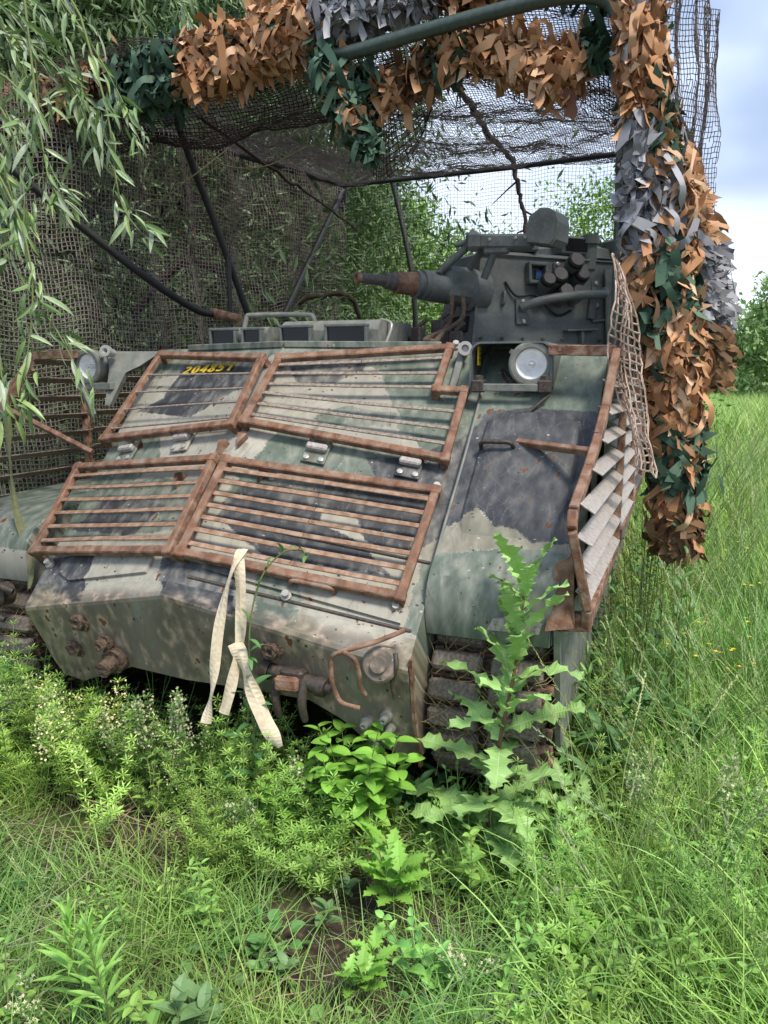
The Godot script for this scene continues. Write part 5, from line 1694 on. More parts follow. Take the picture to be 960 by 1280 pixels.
# ---------------------------------------------------------------- plants
func leaf(L: float, W: float, kind: String, ca: Color, rib: Color, droop := 0.8, lift := 0.2, fold := 0.25) -> Geo:
	var g := Geo.new()
	var n := 6
	if kind == "lobed":
		n = 30
	elif kind == "blade":
		n = 5
	elif kind == "cut":
		n = 12
	var ang := lift
	var p := Vector3.ZERO
	var prev := []
	var ribs := []
	for i in n + 1:
		var t := float(i) / n
		var w := W * 0.5
		match kind:
			"lance": w *= pow(sin(PI * pow(clampf(t, 0.0, 1.0), 0.8)), 0.9)
			"oval": w *= pow(sin(PI * pow(t, 0.75)), 0.7)
			"blade": w *= (1.0 - pow(t, 2.5)) * (0.75 + 0.25 * t)
			"lobed": w *= (0.42 + 0.58 * pow(sin(PI * pow(t, 1.15)), 0.7)) * [0.6, 0.86, 1.2, 0.74][i % 4] * (1.0 if i < n else 0.0)
			"cut": w *= (0.15 + 0.85 * sin(PI * pow(t, 0.8))) * (1.0 if i % 2 == 0 else 0.5) * (1.0 if i < n else 0.0)
		w = maxf(w, 0.0006)
		var d := Vector3(0, sin(ang), cos(ang))
		var up := Vector3(0, cos(ang), -sin(ang))
		var wave := 0.12 * W * sin(t * 17.0 + W * 100.0) if kind == "lobed" else 0.0
		var row := [p - Vector3(w, 0, 0) + up * (w * fold + wave), p, p + Vector3(w, 0, 0) + up * (w * fold - wave)]
		if i:
			g.col = ca
			for k in 2:
				g.quad(prev[k], prev[k + 1], row[k + 1], row[k])
			if kind != "blade" and W > 0.02:
				g.col = rib
				var rw := W * 0.022 * (1.1 - t)
				var e := up * 0.0012
				g.quad(prev[1] - Vector3(rw, 0, 0) + e, prev[1] + Vector3(rw, 0, 0) + e, p + Vector3(rw, 0, 0) + e, p - Vector3(rw, 0, 0) + e)
		prev = row
		p += d * L / n
		ang -= droop / n
	g.colored = true
	return g

func lin(r: float, g: float, b: float) -> Color:
	return Color(r, g, b)

var leaf_store := {}
func leaf_set(key: String) -> Array:
	if leaf_store.has(key):
		return leaf_store[key]
	var out := []
	for k in 5:
		var j := rng.randf_range(0.82, 1.2)
		var g: Geo
		match key:
			"lettuce": g = leaf(1.0, 0.32, "lobed", lin(0.31 * j, 0.5 * j, 0.16 * j), lin(0.55, 0.65, 0.42), 0.1 + 0.22 * k, 0.25, 0.16)
			"lance": g = leaf(1.0, 0.24, "lance", lin(0.11 * j, 0.245 * j, 0.065 * j), lin(0.26, 0.4, 0.17), 0.8 + 0.15 * k, 0.3)
			"dark_lance": g = leaf(1.0, 0.3, "lance", lin(0.075 * j, 0.18 * j, 0.06 * j), lin(0.2, 0.32, 0.15), 0.9, 0.35)
			"narrow": g = leaf(1.0, 0.12, "lance", lin(0.26 * j, 0.48 * j, 0.1 * j), lin(0.42, 0.58, 0.22), 0.5 + 0.2 * k, 0.3)
			"oval": g = leaf(1.0, 0.58, "oval", lin(0.22 * j, 0.45 * j, 0.06 * j), lin(0.33, 0.5, 0.15), 0.5 + 0.12 * k, 0.15, 0.14)
			"nettle": g = leaf(1.0, 0.6, "oval", lin(0.11 * j, 0.24 * j, 0.06 * j), lin(0.2, 0.33, 0.12), 0.7, 0.1, 0.2)
			"cut": g = leaf(1.0, 0.62, "cut", lin(0.23 * j, 0.45 * j, 0.07 * j), lin(0.36, 0.54, 0.16), 0.6, 0.2, 0.15)
			"pale": g = leaf(1.0, 0.5, "oval", lin(0.17 * j, 0.29 * j, 0.11 * j), lin(0.3, 0.42, 0.2), 0.8, 0.3, 0.2)
			"willow": g = leaf(1.0, 0.16, "lance", [lin(0.17 * j, 0.27 * j, 0.09 * j), lin(0.34 * j, 0.41 * j, 0.27 * j), lin(0.24 * j, 0.34 * j, 0.11 * j), lin(0.28 * j, 0.37 * j, 0.19 * j), lin(0.13 * j, 0.21 * j, 0.08 * j)][k], lin(0.36, 0.43, 0.25), 0.3 + 0.2 * k, 0.1, 0.3)
		out.append(g)
	leaf_store[key] = out
	return out

func leaf_part(parent: Node3D, key: String, xf: Transform3D) -> void:
	var s: Array = leaf_set(key)
	var g: Geo = s[rng.randi() % s.size()]
	if not g.has_meta("m"):
		g.set_meta("m", g.mesh())
	var o := part(parent, "leaf", g.get_meta("m"), mats.willow if key == "willow" else mats.leaf)
	o.transform = xf

# a plant: stems that rise from one foot, leaves set along them as parts
func plant(called: String, label: String, category: String, pos: Vector3, s: Dictionary, group := "") -> Node3D:
	var t := thing(called, label, category, group, Transform3D(Basis.IDENTITY, pos))
	var stems: int = s.get("stems", 1)
	for k in stems:
		var a := rng.randf() * TAU
		var splay: float = s.get("splay", 0.0) * rng.randf_range(0.4, 1.0)
		var h: float = s.h * rng.randf_range(0.85, 1.1)
		var tip := Vector3(cos(a) * splay, h, sin(a) * splay) + (s.get("lean", Vector3.ZERO) as Vector3)
		var c := curve([Vector3(cos(a) * splay * 0.1, -0.03, sin(a) * splay * 0.1), tip * 0.35 + Vector3(0, h * 0.06, 0) + rv(0.01), tip * 0.7 + rv(0.012), tip], 5)
		var r: float = s.get("r", 0.004)
		var rad := []
		for i in c.size():
			rad.append(lerpf(r, r * 0.4, float(i) / c.size()))
		var g := Geo.new()
		g.tube(c, rad, 6)
		part(t, "stem", g.mesh(), mats[s.get("stem", "stem")])
		var n: int = s.n
		for i in n:
			var u := lerpf(s.get("from", 0.1), 1.0, (i + rng.randf() * 0.5) / n)
			var f := u * (c.size() - 1.001)
			var j := int(f)
			var p: Vector3 = c[j].lerp(c[j + 1], f - j)
			var az := i * 2.4 + a + rng.randf_range(-0.3, 0.3)
			if s.get("pair", false):
				az = (i / 2) * 1.571 + (i % 2) * PI + a
			var len_: float = s.leaf * lerpf(1.0, s.get("taper", 0.5), u) * rng.randf_range(0.8, 1.2)
			var pitch: float = s.get("pitch", 0.3) + u * s.get("rise", 0.5) + rng.randf_range(-0.2, 0.2)
			var d := Vector3(cos(az) * cos(pitch), sin(pitch), sin(az) * cos(pitch))
			leaf_part(t, s.kind, Transform3D(aim(d, Vector3.UP + rv(0.25)).scaled(Vector3.ONE * len_), p))
	return t

func grass_tuft(n: int, h: float, spread: float, lean: float, w: float, ca: Color, cb: Color, seg := 4) -> ArrayMesh:
	var g := Geo.new()
	for i in n:
		var a := rng.randf() * TAU
		var p := Vector3(cos(a), 0, sin(a)) * spread * sqrt(rng.randf())
		var az := rng.randf() * TAU
		var dirh := Vector3(cos(az), 0, sin(az))
		var ang := lean * rng.randf_range(0.2, 1.0)
		var bend := rng.randf_range(0.3, 1.3) * (0.5 + lean)
		var L := h * rng.randf_range(0.55, 1.15)
		var side := Vector3(-dirh.z, 0, dirh.x).rotated(Vector3.UP, rng.randf_range(-1.2, 1.2))
		var col := ca.lerp(cb, rng.randf())
		var prev := []
		for k in seg + 1:
			var t := float(k) / seg
			var ww := w * (1.0 - t * t * 0.96) * 0.5
			var row := [p - side * ww, p + side * ww]
			if k:
				g.col = col
				g.quad(prev[0], prev[1], row[1], row[0])
			prev = row
			p += (dirh * sin(ang) + Vector3.UP * cos(ang)) * L / seg
			ang += bend / seg
	g.colored = true
	return g.mesh()

func ground_at(x: float, z: float) -> float:
	var d := Vector2(x, z + 2.5).length()
	var y := lump.get_noise_2d(x * 26.0, z * 26.0) * 0.06 + lump.get_noise_2d(x * 5.0 + 300.0, z * 5.0) * 0.12 * smoothstep(2.0, 8.0, d)
	return y - 0.03

func under_vehicle(x: float, z: float, margin := 0.0) -> bool:
	var q := vx.affine_inverse() * Vector3(x, 0, z)
	return absf(q.x) < 1.33 + margin and q.z < 0.55 + margin and q.z > -4.8

func bare(x: float, z: float) -> float:
	var m := 0.0
	for s in [[-1.05, -2.45, 0.36], [-0.16, -2.08, 0.3], [1.24, -2.2, 0.25], [-0.72, -2.36, 0.26], [-0.12, -1.78, 0.22], [-0.5, -1.75, 0.16], [-0.9, -2.0, 0.14], [0.25, -1.95, 0.13]]:
		m = maxf(m, 1.0 - Vector2((x - s[0]) * 0.75, z - s[1]).length() / s[2])
	return clampf(m * 2.2, 0.0, 1.0)

func build_ground() -> void:
	var xs := PackedFloat32Array()
	var s := -190.0
	while s < 190.0:
		xs.append(s)
		s += clampf(absf(s) * 0.07, 0.07, 12.0) if absf(s) > 2.5 else 0.075
	xs.append(190.0)
	var st := SurfaceTool.new()
	st.begin(Mesh.PRIMITIVE_TRIANGLES)
	var n := xs.size()
	for i in n:
		for j in n:
			st.set_uv(Vector2(xs[i], xs[j]))
			st.add_vertex(Vector3(xs[i], ground_at(xs[i], xs[j] - 2.5), xs[j] - 2.5))
	for i in n - 1:
		for j in n - 1:
			var a := i * n + j
			for k in [a, a + n, a + 1, a + 1, a + n, a + n + 1]:
				st.add_index(k)
	st.generate_normals()
	var g := MeshInstance3D.new()
	g.name = "ground"
	g.mesh = st.commit()
	g.set_surface_override_material(0, mats.soil)
	add_child(g)
	g.set_meta("kind", "structure")

func scatter(n: int, box: Rect2, ok: Callable) -> Array:
	var out := []
	for i in n:
		var x := rng.randf_range(box.position.x, box.end.x)
		var z := rng.randf_range(box.position.y, box.end.y)
		if ok.call(x, z):
			out.append(Vector3(x, ground_at(x, z), z))
	return out

func lay(called: String, mesh: Mesh, spots: Array, s0: float, s1: float, tone: Callable, tip := 0.12) -> void:
	var xf := []
	var tints := []
	for p in spots:
		var b := Basis(Vector3.UP, rng.randf() * TAU).rotated(Vector3(rng.randfn(), 0, rng.randfn()).normalized(), rng.randf() * tip)
		xf.append(Transform3D(b.scaled(Vector3.ONE * rng.randf_range(s0, s1)), p))
		tints.append(tone.call(p))
	var o := crowd(self, called, mesh, mats.grass, xf, tints)
	o.set_meta("label", {"matted_grass": "flattened olive grass in the foreground", "lawn_grass": "short green grass around the vehicle", "meadow_grass": "tall bright meadow grass on the right", "far_meadow_grass": "meadow grass running to the far trees", "grass_stalks": "thin seeding grass stalks on the right", "bedstraw": "feathery low bedstraw along the front of the vehicle", "low_weeds": "mixed low weeds with paired leaves among the grass", "clover": "small round leaves of ground cover", "dry_straw": "dry straw lying in the grass"}.get(called, ""))
	o.set_meta("category", "grass" if "grass" in called or "straw" == called.right(5) and called != "bedstraw" else "ground cover")

func build_grass() -> void:
	var vary := func(p: Vector3) -> Color:
		var k := 1.0 + lump.get_noise_2d(p.x * 60.0, p.z * 60.0) * 0.5 + rng.randf_range(-0.15, 0.15)
		var y := lump.get_noise_2d(p.x * 35.0 + 99.0, p.z * 35.0) * 0.3
		return Color(k * (1.0 + y), k, k * (1.0 - y))
	# left and middle: trodden grass that lies flat
	var matted := grass_tuft(16, 0.26, 0.11, 1.25, 0.0042, lin(0.17, 0.31, 0.065), lin(0.3, 0.44, 0.12))
	lay("matted_grass", matted, scatter(3000, Rect2(-2.6, -3.3, 3.3, 2.2), func(x, z): return not under_vehicle(x, z, 0.05) and rng.randf() > bare(x, z) * 0.95), 0.6, 1.2, vary, 0.3)
	var short := grass_tuft(14, 0.14, 0.07, 0.55, 0.0045, lin(0.17, 0.34, 0.06), lin(0.28, 0.46, 0.1))
	lay("lawn_grass", short, scatter(3200, Rect2(-3.0, -4.2, 6.5, 3.1), func(x, z): return not under_vehicle(x, z, -0.1) and rng.randf() > bare(x, z) * 0.97 and lump.get_noise_2d(x * 90.0, z * 90.0) > -0.25), 0.5, 1.15, vary)
	# right: standing grass, higher with distance
	var tall := grass_tuft(13, 0.34, 0.09, 0.5, 0.0046, lin(0.19, 0.38, 0.07), lin(0.34, 0.53, 0.125), 5)
	lay("meadow_grass", tall, scatter(4300, Rect2(0.35, -4.6, 3.2, 3.4), func(x, z): return not under_vehicle(x, z, 0.06) and x > 0.5 + (z + 2.0) * 0.12 and rng.randf() > bare(x, z) * 0.9 and rng.randf() < smoothstep(0.2, 1.1, x) * 0.75 + 0.12), 0.6, 1.15, vary, 0.25)
	var meadow := grass_tuft(30, 0.62, 0.2, 0.38, 0.0065, lin(0.24, 0.42, 0.085), lin(0.4, 0.57, 0.16), 5)
	lay("meadow_grass", meadow, scatter(5200, Rect2(0.9, -12.0, 9.0, 8.6), func(x, z): return not under_vehicle(x, z, 0.15) and x > -z * 0.22), 0.65, 1.2, vary, 0.2)
	var far := grass_tuft(46, 0.8, 0.6, 0.35, 0.016, lin(0.27, 0.45, 0.1), lin(0.43, 0.58, 0.19), 3)
	lay("far_meadow_grass", far, scatter(9000, Rect2(2.0, -58.0, 40.0, 47.0), func(x, z): return x > -z * 0.2 and x < -z * 0.75), 0.8, 1.3, vary, 0.15)
	lay("far_meadow_grass", far, scatter(2600, Rect2(-9.0, -16.0, 14.0, 9.0), func(x, z): return not under_vehicle(x, z, 0.3)), 0.6, 1.0, vary, 0.15)
	# under and beside the left track
	lay("meadow_grass", tall, scatter(900, Rect2(-3.2, -5.0, 1.9, 2.4), func(x, z): return not under_vehicle(x, z, 0.05)), 0.5, 1.0, vary, 0.25)
	# long bright blades in the near right corner and along the bottom
	var long := grass_tuft(12, 0.48, 0.06, 0.7, 0.0065, lin(0.23, 0.43, 0.075), lin(0.38, 0.57, 0.14), 6)
	lay("meadow_grass", long, scatter(150, Rect2(0.35, -2.4, 1.6, 1.0), func(x, z): return x > 0.45 + (z + 1.5) * 0.3), 0.55, 1.1, vary, 0.3)
	lay("meadow_grass", long, scatter(46, Rect2(-1.3, -2.6, 1.7, 1.2), func(x, z): return bare(x, z) < 0.02), 0.35, 0.7, vary, 0.6)
	lay("meadow_grass", long, scatter(70, Rect2(1.0, -3.9, 0.7, 1.4), func(x, z): return not under_vehicle(x, z, 0.05)), 0.8, 1.3, vary, 0.3)
	# seeding stalks
	var g := Geo.new()
	for i in 5:
		var a := rng.randf() * TAU
		var d := Vector3(cos(a), 0, sin(a))
		var L := rng.randf_range(0.5, 0.85)
		var p0 := d * rng.randf() * 0.05
		var p1 := p0 + d * L * 0.16 + Vector3(0, L * 0.6, 0)
		var p2 := p0 + d * L * 0.42 + Vector3(0, L, 0)
		g.col = lin(0.28, 0.4, 0.13)
		g.tube([p0, p1, p1.lerp(p2, 0.6), p2], [0.0017, 0.0015, 0.0012, 0.0008], 3, false)
		for k in 14:
			var q := p1.lerp(p2, 0.5 + k * 0.036)
			var e := (p2 - p1).normalized() * 0.016 + rv(0.01)
			g.col = lin(0.38, 0.42, 0.2)
			g.tri(q - Vector3(0.003, 0, 0), q + e, q + Vector3(0.003, 0, 0.003))
	g.colored = true
	var stalk := g.mesh()
	lay("grass_stalks", stalk, scatter(280, Rect2(0.55, -4.4, 2.6, 3.1), func(x, z): return not under_vehicle(x, z, 0.1) and x > 0.65), 0.55, 1.1, vary, 0.3)
	lay("grass_stalks", stalk, scatter(800, Rect2(1.2, -11.0, 7.0, 7.0), func(x, z): return not under_vehicle(x, z, 0.1) and x > -z * 0.22), 0.9, 1.3, vary, 0.2)
	lay("grass_stalks", stalk, scatter(36, Rect2(-1.6, -2.6, 2.2, 1.1), func(_x, _z): return true), 0.25, 0.5, vary, 1.2)
	# dry straw lying about
	g = Geo.new()
	for i in 7:
		var p := rv(0.12) * Vector3(1, 0.12, 1) + Vector3(0, 0.04, 0)
		var d := Vector3(rng.randfn(), rng.randfn() * 0.15, rng.randfn()).normalized() * rng.randf_range(0.06, 0.2)
		g.col = lin(0.4, 0.36, 0.23)
		g.tube([p - d, p + Vector3(0, 0.012, 0), p + d], 0.0014, 3, false)
	g.colored = true
	lay("dry_straw", g.mesh(), scatter(190, Rect2(-2.0, -3.2, 4.0, 2.0), func(x, z): return not under_vehicle(x, z)), 0.6, 1.4, vary, 0.2)
	# bedstraw: whorls of tiny leaves on weak stems, in three sizes
	var near := func(x, z) -> bool:
		var q := vx.affine_inverse() * Vector3(x, 0, z)
		return q.z > 0.66 and q.z < 1.2 + 0.3 * lump.get_noise_2d(x * 80.0, z * 80.0) and q.x > -1.6 and q.x < 0.75 and rng.randf() > bare(x, z) * 0.95
	for size in 3:
		g = Geo.new()
		for i in [6, 5, 4][size]:
			var a := rng.randf() * TAU
			var h: float = [0.2, 0.33, 0.46][size] * rng.randf_range(0.75, 1.15)
			var out := rng.randf_range(0.06, 0.17)
			var c := curve([Vector3(cos(a) * 0.02, 0, sin(a) * 0.02), Vector3(cos(a) * out * 0.4, h * 0.55, sin(a) * out * 0.4) + rv(0.02), Vector3(cos(a) * out, h, sin(a) * out)], 4)
			g.col = lin(0.24, 0.34, 0.11)
			g.tube(c, 0.0012, 3, false)
			for j in range(2, c.size()):
				for k in 6:
					var az := TAU * k / 6 + j
					var d := Vector3(cos(az), 0.3, sin(az)) * rng.randf_range(0.018, 0.03)
					var s := Vector3(-sin(az), 0, cos(az)) * 0.0026
					g.col = lin(0.2, 0.39, 0.065).lerp(lin(0.34, 0.53, 0.11), rng.randf())
					g.quad(c[j], c[j] + d * 0.6 - s, c[j] + d, c[j] + d * 0.6 + s)
		g.colored = true
		lay("bedstraw", g.mesh(), scatter([900, 620, 260][size], Rect2(-2.4, -3.5, 2.6, 1.6), near), 0.6, 1.2, vary, 0.5)
		lay("bedstraw", g.mesh(), scatter([60, 60, 50][size], Rect2(0.3, -2.9, 1.9, 1.7), func(x, z): return not under_vehicle(x, z, 0.02)), 0.5, 0.9, vary, 0.4)
	for k in 1:
		# the tallest stand right against the nose
		g = Geo.new()
		for i in 6:
			var a := rng.randf() * TAU
			var h := rng.randf_range(0.32, 0.5)
			var c := curve([Vector3(cos(a) * 0.03, 0, sin(a) * 0.03), Vector3(cos(a) * 0.07, h * 0.55, sin(a) * 0.07) + rv(0.02), Vector3(cos(a) * 0.13, h, sin(a) * 0.13)], 5)
			g.col = lin(0.24, 0.34, 0.11)
			g.tube(c, 0.0014, 3, false)
			for j in range(2, c.size()):
				for e in 7:
					var az := TAU * e / 7 + j
					var d := Vector3(cos(az), 0.3, sin(az)) * rng.randf_range(0.02, 0.036)
					var s := Vector3(-sin(az), 0, cos(az)) * 0.003
					g.col = lin(0.19, 0.38, 0.065).lerp(lin(0.34, 0.54, 0.11), rng.randf())
					g.quad(c[j], c[j] + d * 0.6 - s, c[j] + d, c[j] + d * 0.6 + s)
			if i < 3:
				for e in 40:
					g.col = lin(0.8, 0.77, 0.5)
					var q: Vector3 = c[-1] + rv(0.03) - Vector3(0, rng.randf() * 0.09, 0)
					var s := rv(1.0).normalized() * 0.005
					var u := s.cross(rv(1.0)).normalized() * 0.004
					g.quad(q - s, q - u, q + s, q + u)
		g.colored = true
		lay("bedstraw", g.mesh(), scatter(230, Rect2(-2.4, -3.5, 2.6, 1.6), func(x, z):
			var q := vx.affine_inverse() * Vector3(x, 0, z)
			return q.z > 0.74 and q.z < 1.0 and q.x > -1.35 and q.x < 0.3), 0.6, 1.15, vary, 0.35)
	# mixed seedlings with paired oval leaves, and low rosettes
	for sort in 3:
		g = Geo.new()
		for i in [3, 4, 7][sort]:
			var a := rng.randf() * TAU
			var foot := Vector3(cos(a), 0, sin(a)) * rng.randf_range(0.01, 0.06)
			if sort == 2:
				g.add(leaf(rng.randf_range(0.06, 0.13), 0.03, "lance", lin(0.15, 0.3, 0.08), lin(0.3, 0.44, 0.18), 0.9, rng.randf_range(0.3, 0.9)), Transform3D(aim(Vector3(cos(a), 0.2, sin(a))), foot * 0.2))
				continue
			var h := rng.randf_range(0.1, 0.24)
			var tip := foot + Vector3(cos(a) * 0.03, h, sin(a) * 0.03)
			g.col = lin(0.26, 0.33, 0.13)
			g.tube([foot, foot.lerp(tip, 0.5) + rv(0.006), tip], 0.0016, 3, false)
			for j in 5:
				for e in 2:
					var az := j * 1.57 + e * PI + a
					var L := rng.randf_range(0.03, 0.055) * (1.15 - j * 0.13)
					g.add(leaf(L, L * (0.55 if sort == 0 else 0.36), "oval" if sort == 0 else "lance", lin(0.16, 0.34, 0.07).lerp(lin(0.3, 0.5, 0.1), rng.randf()), lin(0.3, 0.45, 0.15), 0.7, 0.2), Transform3D(aim(Vector3(cos(az), 0.35, sin(az)), Vector3.UP + rv(0.3)), foot.lerp(tip, 0.3 + j * 0.17)))
		lay("low_weeds", g.mesh(), scatter([240, 240, 150][sort], Rect2(-2.4, -3.5, 2.8, 2.1), func(x, z): return not under_vehicle(x, z, 0.02) and (near.call(x, z) or rng.randf() < 0.25) and rng.randf() > bare(x, z) * 0.95), 0.6, 1.35, vary, 0.35)
		lay("low_weeds", g.mesh(), scatter([50, 70, 60][sort], Rect2(0.3, -3.2, 1.8, 2.0), func(x, z): return not under_vehicle(x, z, 0.02)), 0.7, 1.5, vary, 0.35)
	# round-leaved ground cover
	g = Geo.new()
	for i in 9:
		var a := rng.randf() * TAU
		var p := Vector3(cos(a), 0, sin(a)) * rng.randf() * 0.08 + Vector3(0, rng.randf_range(0.02, 0.07), 0)
		var lf := leaf(0.032, 0.026, "oval", lin(0.11, 0.24, 0.06), lin(0.2, 0.33, 0.1), 0.5, 0.1)
		g.add(lf, Transform3D(aim(Vector3(cos(a), 0.3, sin(a)), Vector3.UP + rv(0.5)), p))
	lay("clover", g.mesh(), scatter(520, Rect2(-2.0, -3.3, 3.4, 2.1), func(x, z): return not under_vehicle(x, z) and rng.randf() > bare(x, z) * 0.8 and lump.get_noise_2d(x * 110.0 + 40.0, z * 110.0) > 0.0), 0.7, 1.5, vary, 0.3)

func flower_spray(label: String, pos: Vector3, h: float, n: int, lean := Vector3.ZERO) -> void:
	var t := thing("white_flower_spray", label, "wild flower", "", Transform3D(Basis.IDENTITY, pos))
	var st := Geo.new()
	var fl := Geo.new()
	var lv := Geo.new()
	for i in n:
		var a := rng.randf() * TAU
		var tip := Vector3(cos(a) * 0.07, h * rng.randf_range(0.8, 1.1), sin(a) * 0.07) + lean
		var c := curve([Vector3.ZERO, tip * 0.5 + rv(0.015), tip], 5)
		st.tube(c, 0.0016, 4, false)
		for j in range(2, c.size()):
			for k in 6:
				var az := TAU * k / 6 + j
				var d := Vector3(cos(az), 0.35, sin(az)) * 0.026
				var s := Vector3(-sin(az), 0, cos(az)) * 0.004
				lv.col = lin(0.14, 0.29, 0.07)
				lv.quad(c[j], c[j] + d * 0.6 - s, c[j] + d, c[j] + d * 0.6 + s)
		for j in 60:
			var f := 0.45 + 0.55 * sqrt(rng.randf())
			var q: Vector3 = tip * f + rv(0.032) * (1.25 - f * 0.6) + Vector3(0, 0.012, 0)
			var o := rv(1.0).normalized()
			o.y = absf(o.y)
			var b := aim(o)
			for k in 2:
				var e := Basis(b.z, k * PI * 0.5) * b.x * 0.0058
				var s := b.z.cross(e) * 0.42
				fl.col = lin(0.8, 0.77, 0.52)
				fl.quad(q - e, q - s, q + e, q + s)
	lv.colored = true
	fl.colored = true
	part(t, "stem", st.mesh(), mats.stem)
	part(t, "whorls", lv.mesh(), mats.leaf, "", "stuff")
	part(t, "blossom", fl.mesh(), mats.petal, "", "stuff")

func build_plants() -> void:
	var at := func(x: float, z: float) -> Vector3:
		return Vector3(x, ground_at(x, z), z)
	# the prickly lettuce in front of the right track
	var pl := plant("prickly_lettuce", "tall prickly lettuce with jagged leaves in front of the right track", "weed", at.call(0.34, -2.3), {"h": 1.1, "r": 0.009, "stem": "red_stem", "n": 34, "from": 0.1, "leaf": 0.31, "taper": 0.6, "kind": "lettuce", "pitch": -0.05, "rise": 1.1, "lean": Vector3(0.1, 0, 0.02)})
	for k in 9:
		var az := rng.randf_range(-0.5, 3.6)
		leaf_part(pl, "lettuce", Transform3D(aim(Vector3(cos(az), 0.25, sin(az)), Vector3.UP).scaled(Vector3.ONE * rng.randf_range(0.2, 0.3)), Vector3(0, 0.06 + 0.018 * k, 0)))
	# bush with oval leaves
	plant("leafy_shrub", "bright green shrub with oval leaves at the right end of the nose", "shrub", at.call(-0.09, -2.33), {"h": 0.44, "stems": 13, "splay": 0.19, "n": 15, "from": 0.25, "leaf": 0.085, "taper": 0.75, "kind": "oval", "pitch": -0.1, "rise": 0.3, "r": 0.003})
	plant("leafy_shrub", "low dark leafy shrub in the shadow beside the right track", "shrub", at.call(0.1, -2.5), {"h": 0.22, "stems": 5, "splay": 0.12, "n": 8, "from": 0.3, "leaf": 0.12, "taper": 0.8, "kind": "dark_lance", "pitch": 0.0, "rise": 0.3})
	plant("leafy_shrub", "small yellow-green shrub left of the ribbon tails in the bedstraw", "shrub", at.call(-0.34, -2.35), {"h": 0.28, "stems": 6, "splay": 0.13, "n": 9, "from": 0.3, "leaf": 0.06, "taper": 0.75, "kind": "oval", "pitch": 0.0, "rise": 0.4, "r": 0.0025})
	# parsley-like plants
	plant("cut_leaved_weed", "light green weed with cut leaves below the shrub, larger one", "weed", at.call(0.03, -2.04), {"h": 0.24, "stems": 7, "splay": 0.1, "n": 6, "from": 0.35, "leaf": 0.1, "taper": 0.9, "kind": "cut", "pitch": 0.3, "rise": 0.5})
	plant("cut_leaved_weed", "light green weed with cut leaves by the bottom edge, in bare soil", "weed", at.call(-0.07, -1.72), {"h": 0.17, "stems": 6, "splay": 0.08, "n": 6, "from": 0.35, "leaf": 0.07, "taper": 0.9, "kind": "cut", "pitch": 0.3, "rise": 0.5})
	plant("cut_leaved_weed", "blue-green weed with drooping cut leaves right of the lettuce foot", "weed", at.call(0.62, -2.28), {"h": 0.2, "stems": 5, "splay": 0.12, "n": 6, "from": 0.3, "leaf": 0.13, "taper": 0.9, "kind": "lettuce", "pitch": 0.2, "rise": 0.3})
	plant("cut_leaved_weed", "green weed with broad cut leaves in the grass at bottom right", "weed", at.call(0.55, -1.85), {"h": 0.15, "stems": 5, "splay": 0.1, "n": 5, "from": 0.3, "leaf": 0.1, "taper": 0.9, "kind": "cut", "pitch": 0.2, "rise": 0.3})
	# small seedlings on the bare soil
	for q in [[-0.19, -1.98, 0.1, "pair of pale round-leaved seedlings on the bare soil"], [-0.12, -2.12, 0.08, "pale seedling beside the edge of the bare soil patch"], [-0.28, -1.8, 0.08, "tiny pale seedling in the trodden grass"], [-0.23, -2.2, 0.09, "narrow pale seedling under the shrub"]]:
		plant("seedling", q[3], "weed", at.call(q[0], q[1]), {"h": q[2], "stems": 2, "splay": 0.03, "n": 5, "from": 0.4, "leaf": 0.055, "taper": 0.8, "kind": "pale", "pitch": 0.2, "rise": 0.3, "r": 0.002})
	# a reddish twig and a few dry bits on the bare soil
	for q in [[-0.28, -2.2, 0.3, 0.35, "thin reddish twig lying across the bare soil below the shrub"], [-1.0, -2.4, 0.24, -0.5, "short brown twig on the bare soil patch at the left"], [0.9, -1.95, 0.5, 0.9, "grey dead stem lying in the grass at bottom right"]]:
		var tw := thing("fallen_twig", q[4], "twig", "", Transform3D(Basis(Vector3.UP, q[3]), at.call(q[0], q[1]) + Vector3(0, 0.03, 0)))
		var tg := Geo.new()
		tg.tube(curve([Vector3.ZERO, Vector3(q[2] * 0.4, 0.03, 0.03), Vector3(q[2] * 0.7, 0.02, 0.0), Vector3(q[2], 0.05, 0.04)], 5), 0.004, 6)
		tg.tube([Vector3(q[2] * 0.4, 0.03, 0.03), Vector3(q[2] * 0.55, 0.06, 0.12)], [0.0025, 0.0012], 5)
		part(tw, "wood", tg.mesh(), mats.red_stem)
	# foreground willowherb
	for q in [[-0.64, -1.52, 0.36, "leafy willowherb shoot with narrow leaves at the bottom left corner"], [-0.72, -1.6, 0.3, "second narrow-leaved willowherb shoot behind the corner one"]]:
		plant("willowherb", q[3], "weed", at.call(q[0], q[1]), {"h": q[2], "n": 34, "from": 0.25, "leaf": 0.15, "taper": 0.55, "kind": "narrow", "pitch": 0.25, "rise": 0.9, "r": 0.004, "lean": Vector3(-0.05, 0, -0.04)})
	plant("willowherb", "small willowherb with pale leaves beside the bottom left corner shoots", "weed", at.call(-0.47, -1.55), {"h": 0.16, "stems": 3, "splay": 0.06, "n": 8, "from": 0.2, "leaf": 0.09, "taper": 0.8, "kind": "pale", "pitch": 0.3, "rise": 0.5})
	# nettles and broad leaves on the left
	for q in [[-1.16, -2.72, 0.3, "dense nettle clump left of the white flower sprays"], [-1.32, -2.9, 0.26, "nettle clump farther left below the nose corner"], [-1.0, -2.85, 0.24, "low nettle clump under the left nose corner"]]:
		plant("nettle", q[3], "weed", at.call(q[0], q[1]), {"h": q[2], "stems": 7, "splay": 0.14, "n": 10, "from": 0.2, "leaf": 0.07, "taper": 0.6, "kind": "nettle", "pitch": -0.1, "rise": 0.4, "pair": true})
